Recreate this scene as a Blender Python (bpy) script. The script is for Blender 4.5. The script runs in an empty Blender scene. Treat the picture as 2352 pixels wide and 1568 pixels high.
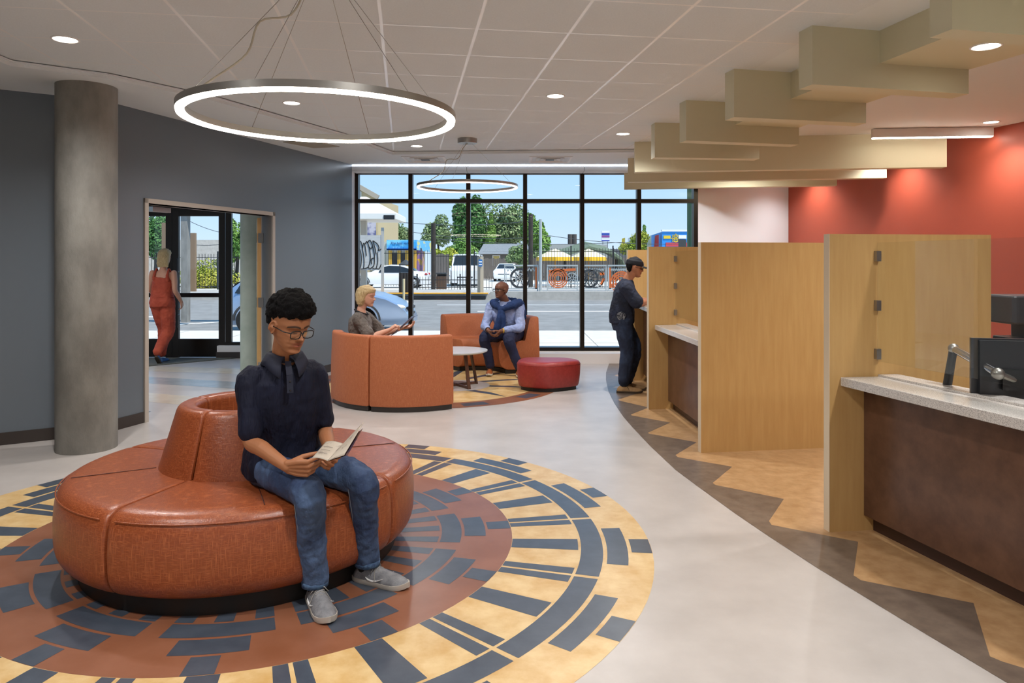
import bpy, math, random
from mathutils import Vector, Matrix, noise
C = bpy.context.scene
COL = C.collection
R = math.radians; PI = math.pi; V = Vector
sin, cos = math.sin, math.cos
random.seed(7)
# ---------------- camera (eye level 1.55 m, looking level along +Y) ----------------
EYE = 1.55; FPX = 1668.0
cd = bpy.data.cameras.new('camera'); cam = bpy.data.objects.new('camera', cd); COL.objects.link(cam)
cam.location = (0, 0, EYE); cam.rotation_euler = (PI/2, 0, 0)
cd.sensor_width = 36; cd.lens = 36*FPX/2352; cd.shift_y = -182/2352; cd.clip_start = .05; cd.clip_end = 600
C.camera = cam
C.view_settings.view_transform = 'Standard'; C.view_settings.look = 'None'
C.view_settings.exposure = 0.65; C.view_settings.gamma = 1
C.view_settings.use_curve_mapping = False
C.cycles.use_denoising = True
C.cycles.max_bounces = 8; C.cycles.diffuse_bounces = 4; C.cycles.glossy_bounces = 4; C.cycles.transparent_max_bounces = 24
C.cycles.sample_clamp_indirect = 6
# ---------------- daylight: clear sky and a high sun over the street ----------------
def srgb(h):
    if isinstance(h, str):
        h = h.lstrip('#'); h = [int(h[i:i+2], 16)/255 for i in (0, 2, 4)]
    return tuple((c/12.92 if c <= .04045 else ((c+.055)/1.055)**2.4) for c in h)
w = bpy.data.worlds.new('sky'); C.world = w; w.use_nodes = True
nt = w.node_tree; nt.nodes.clear()
tc = nt.nodes.new('ShaderNodeTexCoord'); sep = nt.nodes.new('ShaderNodeSeparateXYZ'); rp = nt.nodes.new('ShaderNodeValToRGB')
bg = nt.nodes.new('ShaderNodeBackground'); ow = nt.nodes.new('ShaderNodeOutputWorld')
nt.links.new(tc.outputs['Generated'], sep.inputs[0]); nt.links.new(sep.outputs['Z'], rp.inputs[0])
nt.links.new(rp.outputs[0], bg.inputs[0]); nt.links.new(bg.outputs[0], ow.inputs[0])
e = rp.color_ramp.elements; e[0].position = 0; e[0].color = (*srgb('#d3e6fb'), 1); e[1].position = .5; e[1].color = (*srgb('#6aaef0'), 1)
k = e.new(.07); k.color = (*srgb('#bcdcfc'), 1); k = e.new(.17); k.color = (*srgb('#a2d0fa'), 1)
bg.inputs[1].default_value = 0.76
sd = bpy.data.lights.new('sun', 'SUN'); so = bpy.data.objects.new('sun', sd); COL.objects.link(so)
sd.energy = 3.6; sd.angle = R(.6); sd.color = (1, .94, .86)
so.rotation_euler = V((.55, -.42, 1.15)).to_track_quat('Z', 'Y').to_euler(); so.location = (8, 20, 20)
ROOM_WARM = (1, .985, .965)
# ---------------- helpers ----------------
def fl(px, py, z=0.0):                      # the point of a level surface at height z that the photograph shows at px,py
    Y = (EYE-z)*FPX/(py-602); return V(((px-1176)*Y/FPX, Y, z))
def at(px, py, Y):                          # the point at depth Y
    return V(((px-1176)*Y/FPX, Y, EYE-(py-602)*Y/FPX))
MATS = {}
def M(name, col, rough=.5, col2=None, scale=6, stretch=(1, 1, 1), metal=0, bump=0, bscale=None, detail=6, lo=.35, hi=.65, spec=.5, coat=0, emit=0, alpha=1, rot=0, bstretch=None, bdist=.01, trans=0):
    if name in MATS: return MATS[name]
    m = bpy.data.materials.new(name); m.use_nodes = True; MATS[name] = m
    n = m.node_tree.nodes; l = m.node_tree.links; b = n['Principled BSDF']
    c1 = (*srgb(col), 1)
    b.inputs['Base Color'].default_value = c1; b.inputs['Roughness'].default_value = rough; b.inputs['Metallic'].default_value = metal
    b.inputs['Specular IOR Level'].default_value = spec; b.inputs['Coat Weight'].default_value = coat
    if emit: b.inputs['Emission Color'].default_value = c1; b.inputs['Emission Strength'].default_value = emit
    if trans: b.inputs['Transmission Weight'].default_value = trans
    t = None
    def tex(sc, st, dt):
        t = n.new('ShaderNodeTexCoord'); mp = n.new('ShaderNodeMapping'); mp.inputs['Scale'].default_value = st; mp.inputs['Rotation'].default_value = (0, 0, rot)
        nz = n.new('ShaderNodeTexNoise'); nz.inputs['Scale'].default_value = sc; nz.inputs['Detail'].default_value = dt; nz.inputs['Roughness'].default_value = .6
        l.new(t.outputs['Object'], mp.inputs[0]); l.new(mp.outputs[0], nz.inputs[0]); return nz
    if col2:
        nz = tex(scale, stretch, detail); r = n.new('ShaderNodeValToRGB')
        r.color_ramp.elements[0].position = lo; r.color_ramp.elements[0].color = c1
        r.color_ramp.elements[1].position = hi; r.color_ramp.elements[1].color = (*srgb(col2), 1)
        l.new(nz.outputs['Fac'], r.inputs[0]); l.new(r.outputs[0], b.inputs['Base Color'])
    if bump:
        nz = tex(bscale or scale*4, bstretch or stretch, 3); bp = n.new('ShaderNodeBump'); bp.inputs['Strength'].default_value = bump; bp.inputs['Distance'].default_value = bdist
        l.new(nz.outputs['Fac'], bp.inputs['Height']); l.new(bp.outputs[0], b.inputs['Normal'])
    return m
def weave(name, c1, c2, rough=.45, sc=1.0, st=.55, fac=.5, coat=0, spec=.5):  # cloth: horizontal and upright threads of noise mixed
    m = M(name, c1, rough, coat=coat, spec=spec); n = m.node_tree.nodes; l = m.node_tree.links; b = n['Principled BSDF']
    t = n.new('ShaderNodeTexCoord'); outs = []
    for s in ((160, 160, 9), (26, 26, 260)):
        mp = n.new('ShaderNodeMapping'); mp.inputs['Scale'].default_value = [x*sc for x in s]
        nz = n.new('ShaderNodeTexNoise'); nz.inputs['Scale'].default_value = 1; nz.inputs['Detail'].default_value = 2
        l.new(t.outputs['Object'], mp.inputs[0]); l.new(mp.outputs[0], nz.inputs[0]); outs.append(nz)
    mx = n.new('ShaderNodeMath'); mx.operation = 'MAXIMUM'; l.new(outs[0].outputs['Fac'], mx.inputs[0]); l.new(outs[1].outputs['Fac'], mx.inputs[1])
    r = n.new('ShaderNodeValToRGB'); r.color_ramp.elements[0].position = fac; r.color_ramp.elements[0].color = (*srgb(c1), 1)
    r.color_ramp.elements[1].position = fac+.25; r.color_ramp.elements[1].color = (*srgb(c2), 1)
    l.new(mx.outputs[0], r.inputs[0]); l.new(r.outputs[0], b.inputs['Base Color'])
    bp = n.new('ShaderNodeBump'); bp.inputs['Strength'].default_value = st; bp.inputs['Distance'].default_value = .002
    l.new(mx.outputs[0], bp.inputs['Height']); l.new(bp.outputs[0], b.inputs['Normal'])
    return m
def glassmat(name, tint=(1, 1, 1), ior=1.45):
    if name in MATS: return MATS[name]
    m = bpy.data.materials.new(name); m.use_nodes = True; MATS[name] = m; n = m.node_tree.nodes; l = m.node_tree.links; n.clear()
    o = n.new('ShaderNodeOutputMaterial'); mx = n.new('ShaderNodeMixShader'); tr = n.new('ShaderNodeBsdfTransparent'); g = n.new('ShaderNodeBsdfGlossy')
    f = n.new('ShaderNodeFresnel'); f.inputs[0].default_value = ior
    tr.inputs[0].default_value = (*tint, 1); g.inputs['Roughness'].default_value = .01
    ge = n.new('ShaderNodeNewGeometry'); iv = n.new('ShaderNodeMath'); iv.operation = 'SUBTRACT'; iv.inputs[0].default_value = 1; l.new(ge.outputs['Backfacing'], iv.inputs[1])
    ml = n.new('ShaderNodeMath'); ml.operation = 'MULTIPLY'; l.new(f.outputs[0], ml.inputs[0]); l.new(iv.outputs[0], ml.inputs[1])
    l.new(ml.outputs[0], mx.inputs[0]); l.new(tr.outputs[0], mx.inputs[1]); l.new(g.outputs[0], mx.inputs[2]); l.new(mx.outputs[0], o.inputs[0]); return m
def root_matrix(o):
    m = Matrix.Identity(4)
    while o is not None:
        m = Matrix.LocRotScale(o.location, o.rotation_euler, o.scale) @ m; o = o.parent
    return m
def tag(o, label=None, cat=None, group=None, kind=None):
    for k_, v_ in (('label', label), ('category', cat), ('group', group), ('kind', kind)):
        if v_: o[k_] = v_
    return o
def empty(name, loc, label, cat, rz=0, group=None):
    o = bpy.data.objects.new(name, None); COL.objects.link(o); o.location = loc; o.rotation_euler = (0, 0, rz); o.empty_display_size = .1
    return tag(o, label, cat, group)
class MB:
    def __init__(s): s.v = []; s.f = []; s.m = []; s.mi = 0
    def add(s, vs, fs, m=None):
        b = len(s.v); s.v += [V(p) for p in vs]; s.f += [[i+b for i in f] for f in fs]; s.m += [s.mi if m is None else m]*len(fs); return s
    def poly(s, pts, m=None): return s.add(pts, [list(range(len(pts)))], m)
    def box(s, lo, hi, m=None, mat=None):
        x0, y0, z0 = lo; x1, y1, z1 = hi
        vs = [V(p) for p in [(x0,y0,z0),(x1,y0,z0),(x1,y1,z0),(x0,y1,z0),(x0,y0,z1),(x1,y0,z1),(x1,y1,z1),(x0,y1,z1)]]
        if mat: vs = [mat @ p for p in vs]
        return s.add(vs, [[3,2,1,0],[4,5,6,7],[0,1,5,4],[1,2,6,5],[2,3,7,6],[3,0,4,7]], m)
    def prism(s, pts, z0, z1, m=None):
        n = len(pts); vs = [(p[0], p[1], z0) for p in pts]+[(p[0], p[1], z1) for p in pts]
        return s.add(vs, [list(range(n))[::-1], list(range(n, 2*n))]+[[i, (i+1) % n, n+(i+1) % n, n+i] for i in range(n)], m)
    def beam(s, a, b, w_, d=None, up=(0, 0, 1), m=None):      # box bar from a to b, width w_, depth d
        a, b = V(a), V(b); t = (b-a).normalized(); u = V(up)
        if abs(t.dot(u)) > .98: u = V((0, 1, 0))
        x = t.cross(u).normalized()*(w_/2); y = x.cross(t).normalized()*((d or w_)/2)
        vs = [a-x-y, a+x-y, a+x+y, a-x+y, b-x-y, b+x-y, b+x+y, b-x+y]
        return s.add(vs, [[3,2,1,0],[4,5,6,7],[0,1,5,4],[1,2,6,5],[2,3,7,6],[3,0,4,7]], m)
    def loft(s, rings, close=True, cap=True, m=None):
        n = len(rings[0]); b = len(s.v); s.v += [V(p) for r_ in rings for p in r_]; F = []
        for i in range(len(rings)-1):
            for j in range(n if close else n-1):
                k = (j+1) % n; F.append([b+i*n+j, b+i*n+k, b+(i+1)*n+k, b+(i+1)*n+j])
        if cap and close:
            F.append([b+j for j in range(n)][::-1]); F.append([b+(len(rings)-1)*n+j for j in range(n)])
        s.f += F; s.m += [s.mi if m is None else m]*len(F); return s
    def tube(s, pts, r, n=12, m=None, flat=1.0, side=None, dome=True):
        pts = [V(p) for p in pts]; k = len(pts); r = list(r) if hasattr(r, '__len__') else [r]*k
        T = []
        for i in range(k):
            T.append((pts[min(i+1, k-1)]-pts[max(i-1, 0)]).normalized())
        u = V(side) if side is not None else (V((0, 0, 1)) if abs(T[0].z) < .9 else V((0, 1, 0)))
        rings = []
        def ring(c, t, rad, u):
            x = (u - t*u.dot(t)).normalized(); y = t.cross(x)
            return [c + x*(rad*cos(2*PI*j/n)) + y*(rad*flat*sin(2*PI*j/n)) for j in range(n)], x
        for i in range(k):
            if dome and i == 0:
                for a in (.15, .5, .8): rings.append(ring(pts[0]-T[0]*r[0]*cos(a*PI/2), T[0], max(1e-4, r[0]*sin(a*PI/2)), u)[0])
            rg, x = ring(pts[i], T[i], r[i], u); rings.append(rg)
            if side is None: u = x
            if dome and i == k-1:
                for a in (.8, .5, .15): rings.append(ring(pts[i]+T[i]*r[i]*cos(a*PI/2), T[i], max(1e-4, r[i]*sin(a*PI/2)), u)[0])
        return s.loft(rings, m=m)
    def lathe(s, prof, c=(0, 0, 0), n=40, a0=0, a1=2*PI, m=None, cap=True, endcap=True, solid=False):
        c = V(c); full = abs(a1-a0-2*PI) < 1e-6; k = n if full else n+1
        rings = [[c+V((p[0]*cos(a0+(a1-a0)*j/n), p[0]*sin(a0+(a1-a0)*j/n), p[1])) for p in prof] for j in range(k)]
        np_ = len(prof); b = len(s.v); s.v += [p for r_ in rings for p in r_]; F = []
        for j in range(k if full else k-1):
            j2 = (j+1) % k
            for i in range(np_ if solid else np_-1):
                i2 = (i+1) % np_; F.append([b+j*np_+i, b+j2*np_+i, b+j2*np_+i2, b+j*np_+i2])
        if full and cap and not solid:
            F.append([b+j*np_ for j in range(k)][::-1]); F.append([b+j*np_+np_-1 for j in range(k)])
        if not full and endcap:
            F.append([b+i for i in range(np_)]); F.append([b+(k-1)*np_+i for i in range(np_)][::-1])
        s.f += F; s.m += [s.mi if m is None else m]*len(F); return s
    def ball(s, c, r, n=14, m=None, mat=None):
        c = V(c); rx, ry, rz = r if hasattr(r, '__len__') else (r, r, r); rings = []
        for i in range(1, n):
            a = PI*i/n; rings.append([V((rx*sin(a)*cos(2*PI*j/(2*n)), ry*sin(a)*sin(2*PI*j/(2*n)), -rz*cos(a))) for j in range(2*n)])
        if mat: rings = [[mat @ p for p in q] for q in rings]
        return s.loft([[c+p for p in q] for q in rings], m=m)
    def mesh(s, name, mats, smooth=False):
        me = bpy.data.meshes.new(name); me.from_pydata([tuple(p) for p in s.v], [], s.f)
        for q in (mats if isinstance(mats, (list, tuple)) else [mats]): me.materials.append(q)
        me.polygons.foreach_set('material_index', s.m)
        if smooth: me.polygons.foreach_set('use_smooth', [True]*len(s.f))
        me.update(); return me
    def build(s, name, mats, parent=None, smooth=False, local=False, auto=None, bevel=0):
        if parent is not None and not local:
            im = root_matrix(parent).inverted(); s.v = [im @ p for p in s.v]
        me = s.mesh(name, mats, smooth or auto is not None); o = bpy.data.objects.new(name, me); COL.objects.link(o); o.parent = parent
        if auto is not None:
            try: me.set_sharp_from_angle(angle=R(auto))
            except Exception: pass
        if bevel:
            md = o.modifiers.new('edge', 'BEVEL'); md.width = bevel; md.segments = 2; md.limit_method = 'ANGLE'; md.angle_limit = R(40)
        return o
def spl(pts, rs, m=4):
    """Catmull-Rom through joints with radii"""
    P = [V(p) for p in pts]; P = [P[0]*2-P[1]]+P+[P[-1]*2-P[-2]]; Q = [rs[0]]+list(rs)+[rs[-1]]; o = []; r_ = []
    for i in range(1, len(P)-2):
        for j in range(m):
            t = j/m; a, b, c, d = P[i-1:i+3]; o.append(.5*((2*b)+(c-a)*t+(2*a-5*b+4*c-d)*t*t+(3*b-a-3*c+d)*t**3)); r_.append(Q[i]+(Q[i+1]-Q[i])*t)
    o.append(P[-2]); r_.append(Q[-2]); return o, r_
def structure(o): o['kind'] = 'structure'; return o
def solid(name, mb, voxel, mats, parent, smooth=3, disp=None):
    """one continuous skin over all the shapes of mb"""
    me = mb.mesh(name, mats, True); o = bpy.data.objects.new(name, me); COL.objects.link(o)
    md = o.modifiers.new('r', 'REMESH'); md.mode = 'VOXEL'; md.voxel_size = voxel; md.use_smooth_shade = True
    if smooth: sm = o.modifiers.new('s', 'SMOOTH'); sm.factor = .5; sm.iterations = smooth
    dg = bpy.context.evaluated_depsgraph_get(); m2 = bpy.data.meshes.new_from_object(o.evaluated_get(dg))
    bpy.data.objects.remove(o); bpy.data.meshes.remove(me)
    if disp:
        n_ = len(m2.vertices); nn = [0.0]*(3*n_); cc = [0.0]*(3*n_)
        m2.vertices.foreach_get('normal', nn); m2.vertices.foreach_get('co', cc)
        for i in range(n_):
            h = disp(V(cc[3*i:3*i+3]))
            for k_ in (0, 1, 2): cc[3*i+k_] += nn[3*i+k_]*h
        m2.vertices.foreach_set('co', cc)
    m2.name = name; im = root_matrix(parent).inverted() if parent else Matrix.Identity(4)
    wv = [v.co.copy() for v in m2.vertices]
    m2.transform(im); m2.polygons.foreach_set('use_smooth', [True]*len(m2.polygons))
    o = bpy.data.objects.new(name, m2); COL.objects.link(o); o.parent = parent
    return o, wv
def copy_tree(o, parent=None):
    c = o.copy(); COL.objects.link(c); c.parent = parent
    for ch in [x for x in bpy.data.objects if x.parent == o]: copy_tree(ch, c)
    return c
def lamp(kind, loc, energy, size=.15, color=ROOM_WARM, parent=None, spot=None, direction=(0, 0, -1), blend=.6):
    ld = bpy.data.lights.new('lamp_light', kind); ld.energy = energy; ld.color = color
    if kind == 'AREA': ld.shape = 'DISK'; ld.size = size
    if kind == 'SPOT': ld.spot_size = R(spot or 100); ld.spot_blend = blend; ld.shadow_soft_size = size
    if kind == 'POINT': ld.shadow_soft_size = size
    o = bpy.data.objects.new('lamp_light', ld); COL.objects.link(o)
    o.rotation_euler = V(direction).to_track_quat('-Z', 'Y').to_euler()
    o.location = root_matrix(parent).inverted() @ V(loc) if parent else loc; o.parent = parent; return o
# ---------------- materials of the room ----------------
mFloor = M('linoleum_pale', '#b2aba6', .3, '#c2bbb6', scale=3, stretch=(1, 1, 1), detail=12, bump=.02, lo=.3, hi=.7)
mTan = M('linoleum_tan', '#c79f62', .32, '#ddc08d', scale=7, detail=12, lo=.35, hi=.65)
mBrown = M('linoleum_brown', '#85533a', .3, '#915f47', scale=5, detail=4)
mSlate = M('linoleum_slate', '#404854', .3, '#4c5460', scale=9, detail=8)
mGrey = M('linoleum_grey', '#62544a', .32, '#77685b', scale=12, detail=10)
mOchre = M('linoleum_ochre', '#a9835a', .32, '#bf9a70', scale=12, detail=12)
mWallL = M('paint_slate', '#6a737c', .28, bump=.01, bscale=300)
mWhite = M('paint_white', '#e9e7e6', .6)
mRed = M('paint_red', '#a84c37', .5, bump=.02, bscale=300)
mGyp = M('paint_ceiling', '#dde2e5', .8)
mBaf = M('paint_baffle', '#d2ccb0', .7)
mBase = M('rubber_base', '#3a322e', .5)
mFrameW = M('door_frame_paint', '#b5ab9f', .4)
mBronze = M('bronze_metal', '#2b241e', .35, metal=.6)
mSteel = M('brushed_metal', '#a8a5a0', .35, metal=.9)
mWood = M('maple_veneer', '#c0985f', .38, '#cba56c', scale=5, stretch=(5, 5, .45), detail=10, lo=.3, hi=.7)
mWoodEdge = M('maple_edge', '#d9c8ad', .4)
mMaroon = M('bronze_laminate', '#54382a', .3, '#6a4a38', scale=9, detail=8)
mMaroonD = M('dark_kick', '#3a241d', .4)
mQuartz = M('quartz', '#9f9a96', .18, '#d6d1cc', scale=260, detail=2, lo=.38, hi=.52)
mGlass = glassmat('clear_glass', (.97, .985, .98), 2.1)
mGlassW = glassmat('window_glass', (.97, .985, .98))
mConc = M('concrete', '#75726c', .7, '#8e8b84', scale=5, stretch=(1, 1, .5), detail=10, bump=.25, bscale=60)
mLED = M('led_diffuser', '#fff3e2', .5, emit=17)
mLEDc = M('lamp_lens', '#fff6ea', .5, emit=16)
mBlack = M('black_plastic', '#18181a', .4)
# ---------------- floor with its inlaid pattern ----------------
MC = V((-1.384, 4.091, 0)); MC2 = V((-1.0, 9.3, 0))
f = MB()
f.box((-9.5, -4.2, -.12), (9.5, 6.9, 0), 0)
f.box((-3.4, 6.9, -.12), (9.5, 11.45, 0), 0); f.box((-9.5, 6.9, -.12), (-3.4, 11.45, 0), 0); f.box((-9.5, 11.45, -.12), (-2.4, 12.0, 0), 0); f.box((2.8, 11.45, -.12), (9.5, 13.0, 0), 0)
def sector(c, r0, r1, a0, a1, z, m, n=None):
    n = n or max(2, int(abs(a1-a0)/2)); a0, a1 = R(a0), R(a1)
    P = [c+V((r1*cos(a0+(a1-a0)*i/n), r1*sin(a0+(a1-a0)*i/n), z)) for i in range(n+1)]
    Q = [c+V((r0*cos(a0+(a1-a0)*i/n), r0*sin(a0+(a1-a0)*i/n), z)) for i in range(n+1)] if r0 > 0 else [c+V((0, 0, z))]*(n+1)
    for i in range(n): f.add([Q[i], P[i], P[i+1], Q[i+1]] if r0 > 0 else [Q[i], P[i], P[i+1]], [[0, 1, 2, 3]] if r0 > 0 else [[0, 1, 2]], m)
z1, z2, z3 = .0008, .0014, .002
sector(MC, 1.385, 2.145, 0, 360, z1, 1, 120); sector(MC, 0, 1.385, 0, 360, z1, 2, 100)
S = 360/14
for i in range(14):
    a = -3.4+S*i
    sector(MC, 2.035, 2.143, a-2.6, a+2.6, z2, 3); sector(MC, 1.905, 2.015, a-7.5, a+7.5, z2, 3)
    sector(MC, 1.765, 1.883, a-S/2+.42, a+S/2-.42, z2, 3); sector(MC, 1.387, 1.75, a-2.5, a+2.5, z2, 3, 3)
    for s_ in (-1, 1):                       # the paired narrow rays
        b = a+S/2; sector(MC, 1.387, 1.75, b+s_*.35, b+s_*2.75, z2, 3, 2)
for i in range(12):
    a = 8.35+30*i
    sector(MC, 1.25, 1.383, a-2.6, a+2.6, z2, 3); sector(MC, 1.115, 1.235, a-7.3, a+7.3, z2, 3)
    sector(MC, .985, 1.098, a-12.3, a+12.3, z2, 3)
    for d in (-10, 0, 10): sector(MC, .45, .972, a+d-2.4, a+d+2.4, z2, 3, 2)
# second medallion under the far lounge seats
sector(MC2, 1.335, 1.628, 0, 360, z1, 2, 90); sector(MC2, 0, 1.335, 0, 360, z1, 1, 80)
for i in range(12):
    a = 30*i+12
    A_ = [MC2+V((rr*cos(R(a+d)), rr*sin(R(a+d)), z2)) for rr, d in ((.5, -7), (1.32, 3), (1.0, 7), (.55, 5))]
    f.poly(A_, 3)
    sector(MC2, 1.40, 1.56, a+6, a+17, z2, 3)
sector(V((-.691, 9.14, 0)), 0, .41, 0, 360, z3, 0, 60)
# grey band with its saw-tooth edge along the counters, ochre behind it
cv = [(2.65, -1.2), (2.3, .6), (2.05, 1.72), (1.823, 2.682), (1.696, 3.13), (1.55, 3.672), (1.451, 4.11), (1.378, 4.473), (1.286, 5.01), (1.222, 5.409), (1.165, 6.127), (1.13, 6.84), (1.116, 7.3), (1.125, 7.987), (1.156, 8.705), (1.238, 9.576), (1.318, 10.179), (1.519, 11.31)]
import bisect
def edge(Y):
    ys = [p[1] for p in cv]; i = min(max(bisect.bisect(ys, Y), 1), len(ys)-1); a, b = cv[i-1], cv[i]; t = (Y-a[1])/(b[1]-a[1])
    return a[0]+(b[0]-a[0])*t
zz = [(3.4, -1.0), (2.55, -.6), (2.6, -.5), (2.95, .1), (2.35, .55), (2.36, .6), (2.75, 1.15), (2.15, 1.6), (2.14, 1.68), (2.5, 2.25), (1.95, 2.777), (1.904, 2.817), (1.879, 2.855), (2.098, 3.301), (1.701, 3.538), (1.69, 3.593), (1.919, 4.026), (1.531, 4.284), (1.539, 4.348), (1.78, 4.755), (1.414, 5.055), (1.41, 5.1), (1.668, 5.503), (1.318, 5.774), (1.315, 5.838), (1.589, 6.253), (1.238, 6.564), (1.235, 6.6), (1.53, 7.018), (1.212, 7.339), (1.21, 7.39), (1.46, 7.75), (1.2, 8.131), (1.2, 8.2), (1.5, 8.6), (1.25, 9.0), (1.6, 9.45), (1.4, 9.95), (1.8, 10.4), (1.6, 10.9), (1.9, 11.3)]
for i in range(len(zz)-1):                  # ochre quads right of the saw-tooth, grey quads left of it
    a, b = zz[i], zz[i+1]
    f.poly([(a[0], a[1], z1), (6.2, a[1], z1), (6.2, b[1], z1), (b[0], b[1], z1)], 5) if abs(a[1]-b[1]) > 1e-4 else None
ys = sorted(set([round(p[1], 3) for p in cv]+[round(-1.0+.15*i, 3) for i in range(82)]))
ys = [y for y in ys if -1.0 <= y <= 11.3]
def zx(Y):
    for i in range(len(zz)-1):
        if zz[i][1] <= Y <= zz[i+1][1]:
            t = (Y-zz[i][1])/(zz[i+1][1]-zz[i][1]+1e-9); return zz[i][0]+(zz[i+1][0]-zz[i][0])*t
    return zz[-1][0]
ys = sorted(set(ys+[p[1] for p in zz])); ys = [y for y in ys if -1.0 <= y <= 11.3]
for a, b in zip(ys[:-1], ys[1:]):
    f.poly([(edge(a), a, z2), (zx(a), a, z2), (zx(b), b, z2), (edge(b), b, z2)], 4)
# pale plank-like pattern of the entry vestibule
mVestA = M('linoleum_bluegrey', '#8f959b', .25, '#a3a7aa', scale=6); mVestB = M('linoleum_sand', '#c2b6a4', .25, '#d0c5b5', scale=6)
for k_, (a, b) in enumerate([((-3.75, 7.1), (-4.9, 7.6)), ((-3.6, 7.9), (-5.2, 8.5)), ((-3.4, 8.9), (-5.3, 9.5)), ((-3.4, 10.0), (-6, 10.5))]):
    f.poly([(a[0], a[1], z1), (a[0], a[1]+.45, z1), (b[0], b[1]+.45, z1), (b[0], b[1], z1)], 6 if k_ % 2 == 0 else 7)
structure(f.build('floor', [mFloor, mTan, mBrown, mSlate, mGrey, mOchre, mVestA, mVestB]))
m_ = MB(); m_.prism([(-7.4, 10.35), (-5.95, 10.3), (-4.45, 11.7), (-7.4, 11.75)], .0015, .012)
tag(m_.build('entrance_mat', M('mat_carpet', '#55564f', .95, '#6a6a60', scale=80, bump=.5, bscale=200)), 'grey ribbed entrance mat lying inside the glass entry doors', 'mat')
# ---------------- walls ----------------
SOF = 3.013; TILE = 3.057; TOP = 3.25
def wall(name, a, b, z0, z1_, mats, t=.14, side=1, holes=()):      # wall from a to b; thickness to the left of a->b times side
    a, b = V((*a, 0)), V((*b, 0)); d = (b-a); L = d.length; d.normalize(); n = V((-d.y, d.x, 0))*t*side; w_ = MB()
    def seg(s0, s1, q0, q1):
        p = [a+d*s0, a+d*s1, a+d*s1+n, a+d*s0+n]; w_.prism([(q.x, q.y) for q in p], q0, q1)
    x = 0
    for (h0, h1, hz0, hz1) in sorted(holes):
        if h0 > x: seg(x, h0, z0, z1_)
        if hz0 > z0: seg(h0, h1, z0, hz0)
        if hz1 < z1_: seg(h0, h1, hz1, z1_)
        x = h1
    if x < L: seg(x, L, z0, z1_)
    return structure(w_.build(name, mats))
PA = V((-3.703, 6.551, 0)); PB = V((-2.40, 10.89, 0)); dW = (PB-PA).normalized(); nW = V((-dW.y, dW.x, 0))   # nW points away from the room
def onW(Y): return PA+dW*((Y-PA.y)/dW.y)
J0, J1 = onW(7.02), onW(9.027); s0 = (J0-PA).length; s1 = (J1-PA).length; DZ = 2.17
wall('wall_left_near', (-7.5, -4), (-7.5, 4.15), 0, TOP, mWallL)
wall('wall_left_side', (-7.5, 4.15), (PA.x, PA.y), 0, TOP, mWallL)
wall('wall_left', (PA.x, PA.y), (PB.x, PB.y), 0, TOP, [mWallL], holes=[(s0+.045, s1-.045, 0, DZ-.045)])
wall('wall_left_end', (PB.x, PB.y), (-2.46, 11.45), 0, TOP, mWhite, t=.10)
wall('wall_front', (9.2, -4), (-7.6, -4), 0, TOP, mWhite)
RA = lambda Y: 5.6-.235*(Y-8)
wall('wall_right', (RA(12.3), 12.3), (RA(-4.1), -4.1), 0, TOP, mRed)
wall('wall_back_right', (2.90, 11.36), (RA(12.15), 12.15), 0, TOP, M('paint_coolwhite', '#e2e8ef', .6))
bb = MB()
def base(a, b, h=.105, t=.012, into=1):
    a, b = V((*a, 0)), V((*b, 0)); d = (b-a).normalized(); n = V((d.y, -d.x, 0))*t*into
    bb.prism([(p.x, p.y) for p in (a, b, b+n, a+n)], 0.001, h)
base((-7.5, -4), (-7.5, 4.15)); base((-7.5, 4.15), (PA.x, PA.y)); j = PA+dW*(s0-.01); base((PA.x, PA.y), (j.x, j.y)); j = PA+dW*(s1+.01); base((j.x, j.y), (PB.x, PB.y))
structure(bb.build('baseboard_left', mBase)); bb = MB(); base((-2.4, 11.12), (2.9, 11.12), h=.09); structure(bb.build('baseboard_back', mBase))
# frame of the wide doorway
dfm = MB()
for s_ in (s0, s1-.045):
    p = PA+dW*s_; q = p+dW*.045
    dfm.prism([((p-nW*.02).x, (p-nW*.02).y), ((q-nW*.02).x, (q-nW*.02).y), ((q+nW*.17).x, (q+nW*.17).y), ((p+nW*.17).x, (p+nW*.17).y)], 0, DZ)
p = PA+dW*s0; q = PA+dW*s1
dfm.prism([((p-nW*.02).x, (p-nW*.02).y), ((q-nW*.02).x, (q-nW*.02).y), ((q+nW*.17).x, (q+nW*.17).y), ((p+nW*.17).x, (p+nW*.17).y)], DZ-.045, DZ)
structure(dfm.build('trim_1', mFrameW))
# open door leaf at the far jamb, swung into the vestibule
hp = PA+dW*(s1-.05)+nW*.15
dr = empty('door_leaf', (hp.x, hp.y, 0), 'maple door leaf swung open at the far jamb of the wide doorway', 'door'); dr['kind'] = 'structure'; dr.name = 'door_1'
dd = V((-.36, 1, 0)).normalized(); dn = V((dd.y, -dd.x, 0))
lf = MB(); lf.prism([(p.x, p.y) for p in (hp, hp+dd*.98, hp+dd*.98-dn*.045, hp-dn*.045)], .01, 2.1); lf.build('leaf', mWood, dr)
for z_ in (.25, 1.05, 1.85):
    h_ = MB(); h_.box((hp.x-.05, hp.y-.012, z_-.06), (hp.x+.03, hp.y-.002, z_+.06)); h_.build('hinge', mSteel, dr)
cl = MB(); c0 = PA+dW*(s0+.3)-nW*.0+V((0, 0, DZ-.08)); cl.beam(c0+nW*.2, c0+dW*.25+nW*.2, .06, .05); cl.beam(c0+nW*.2+dW*.12, c0+nW*.5-dW*.2+V((0, 0, -.02)), .02); tag(cl.build('door_closer', mSteel), 'metal door closer with its arm under the doorway head', 'door closer')
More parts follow.
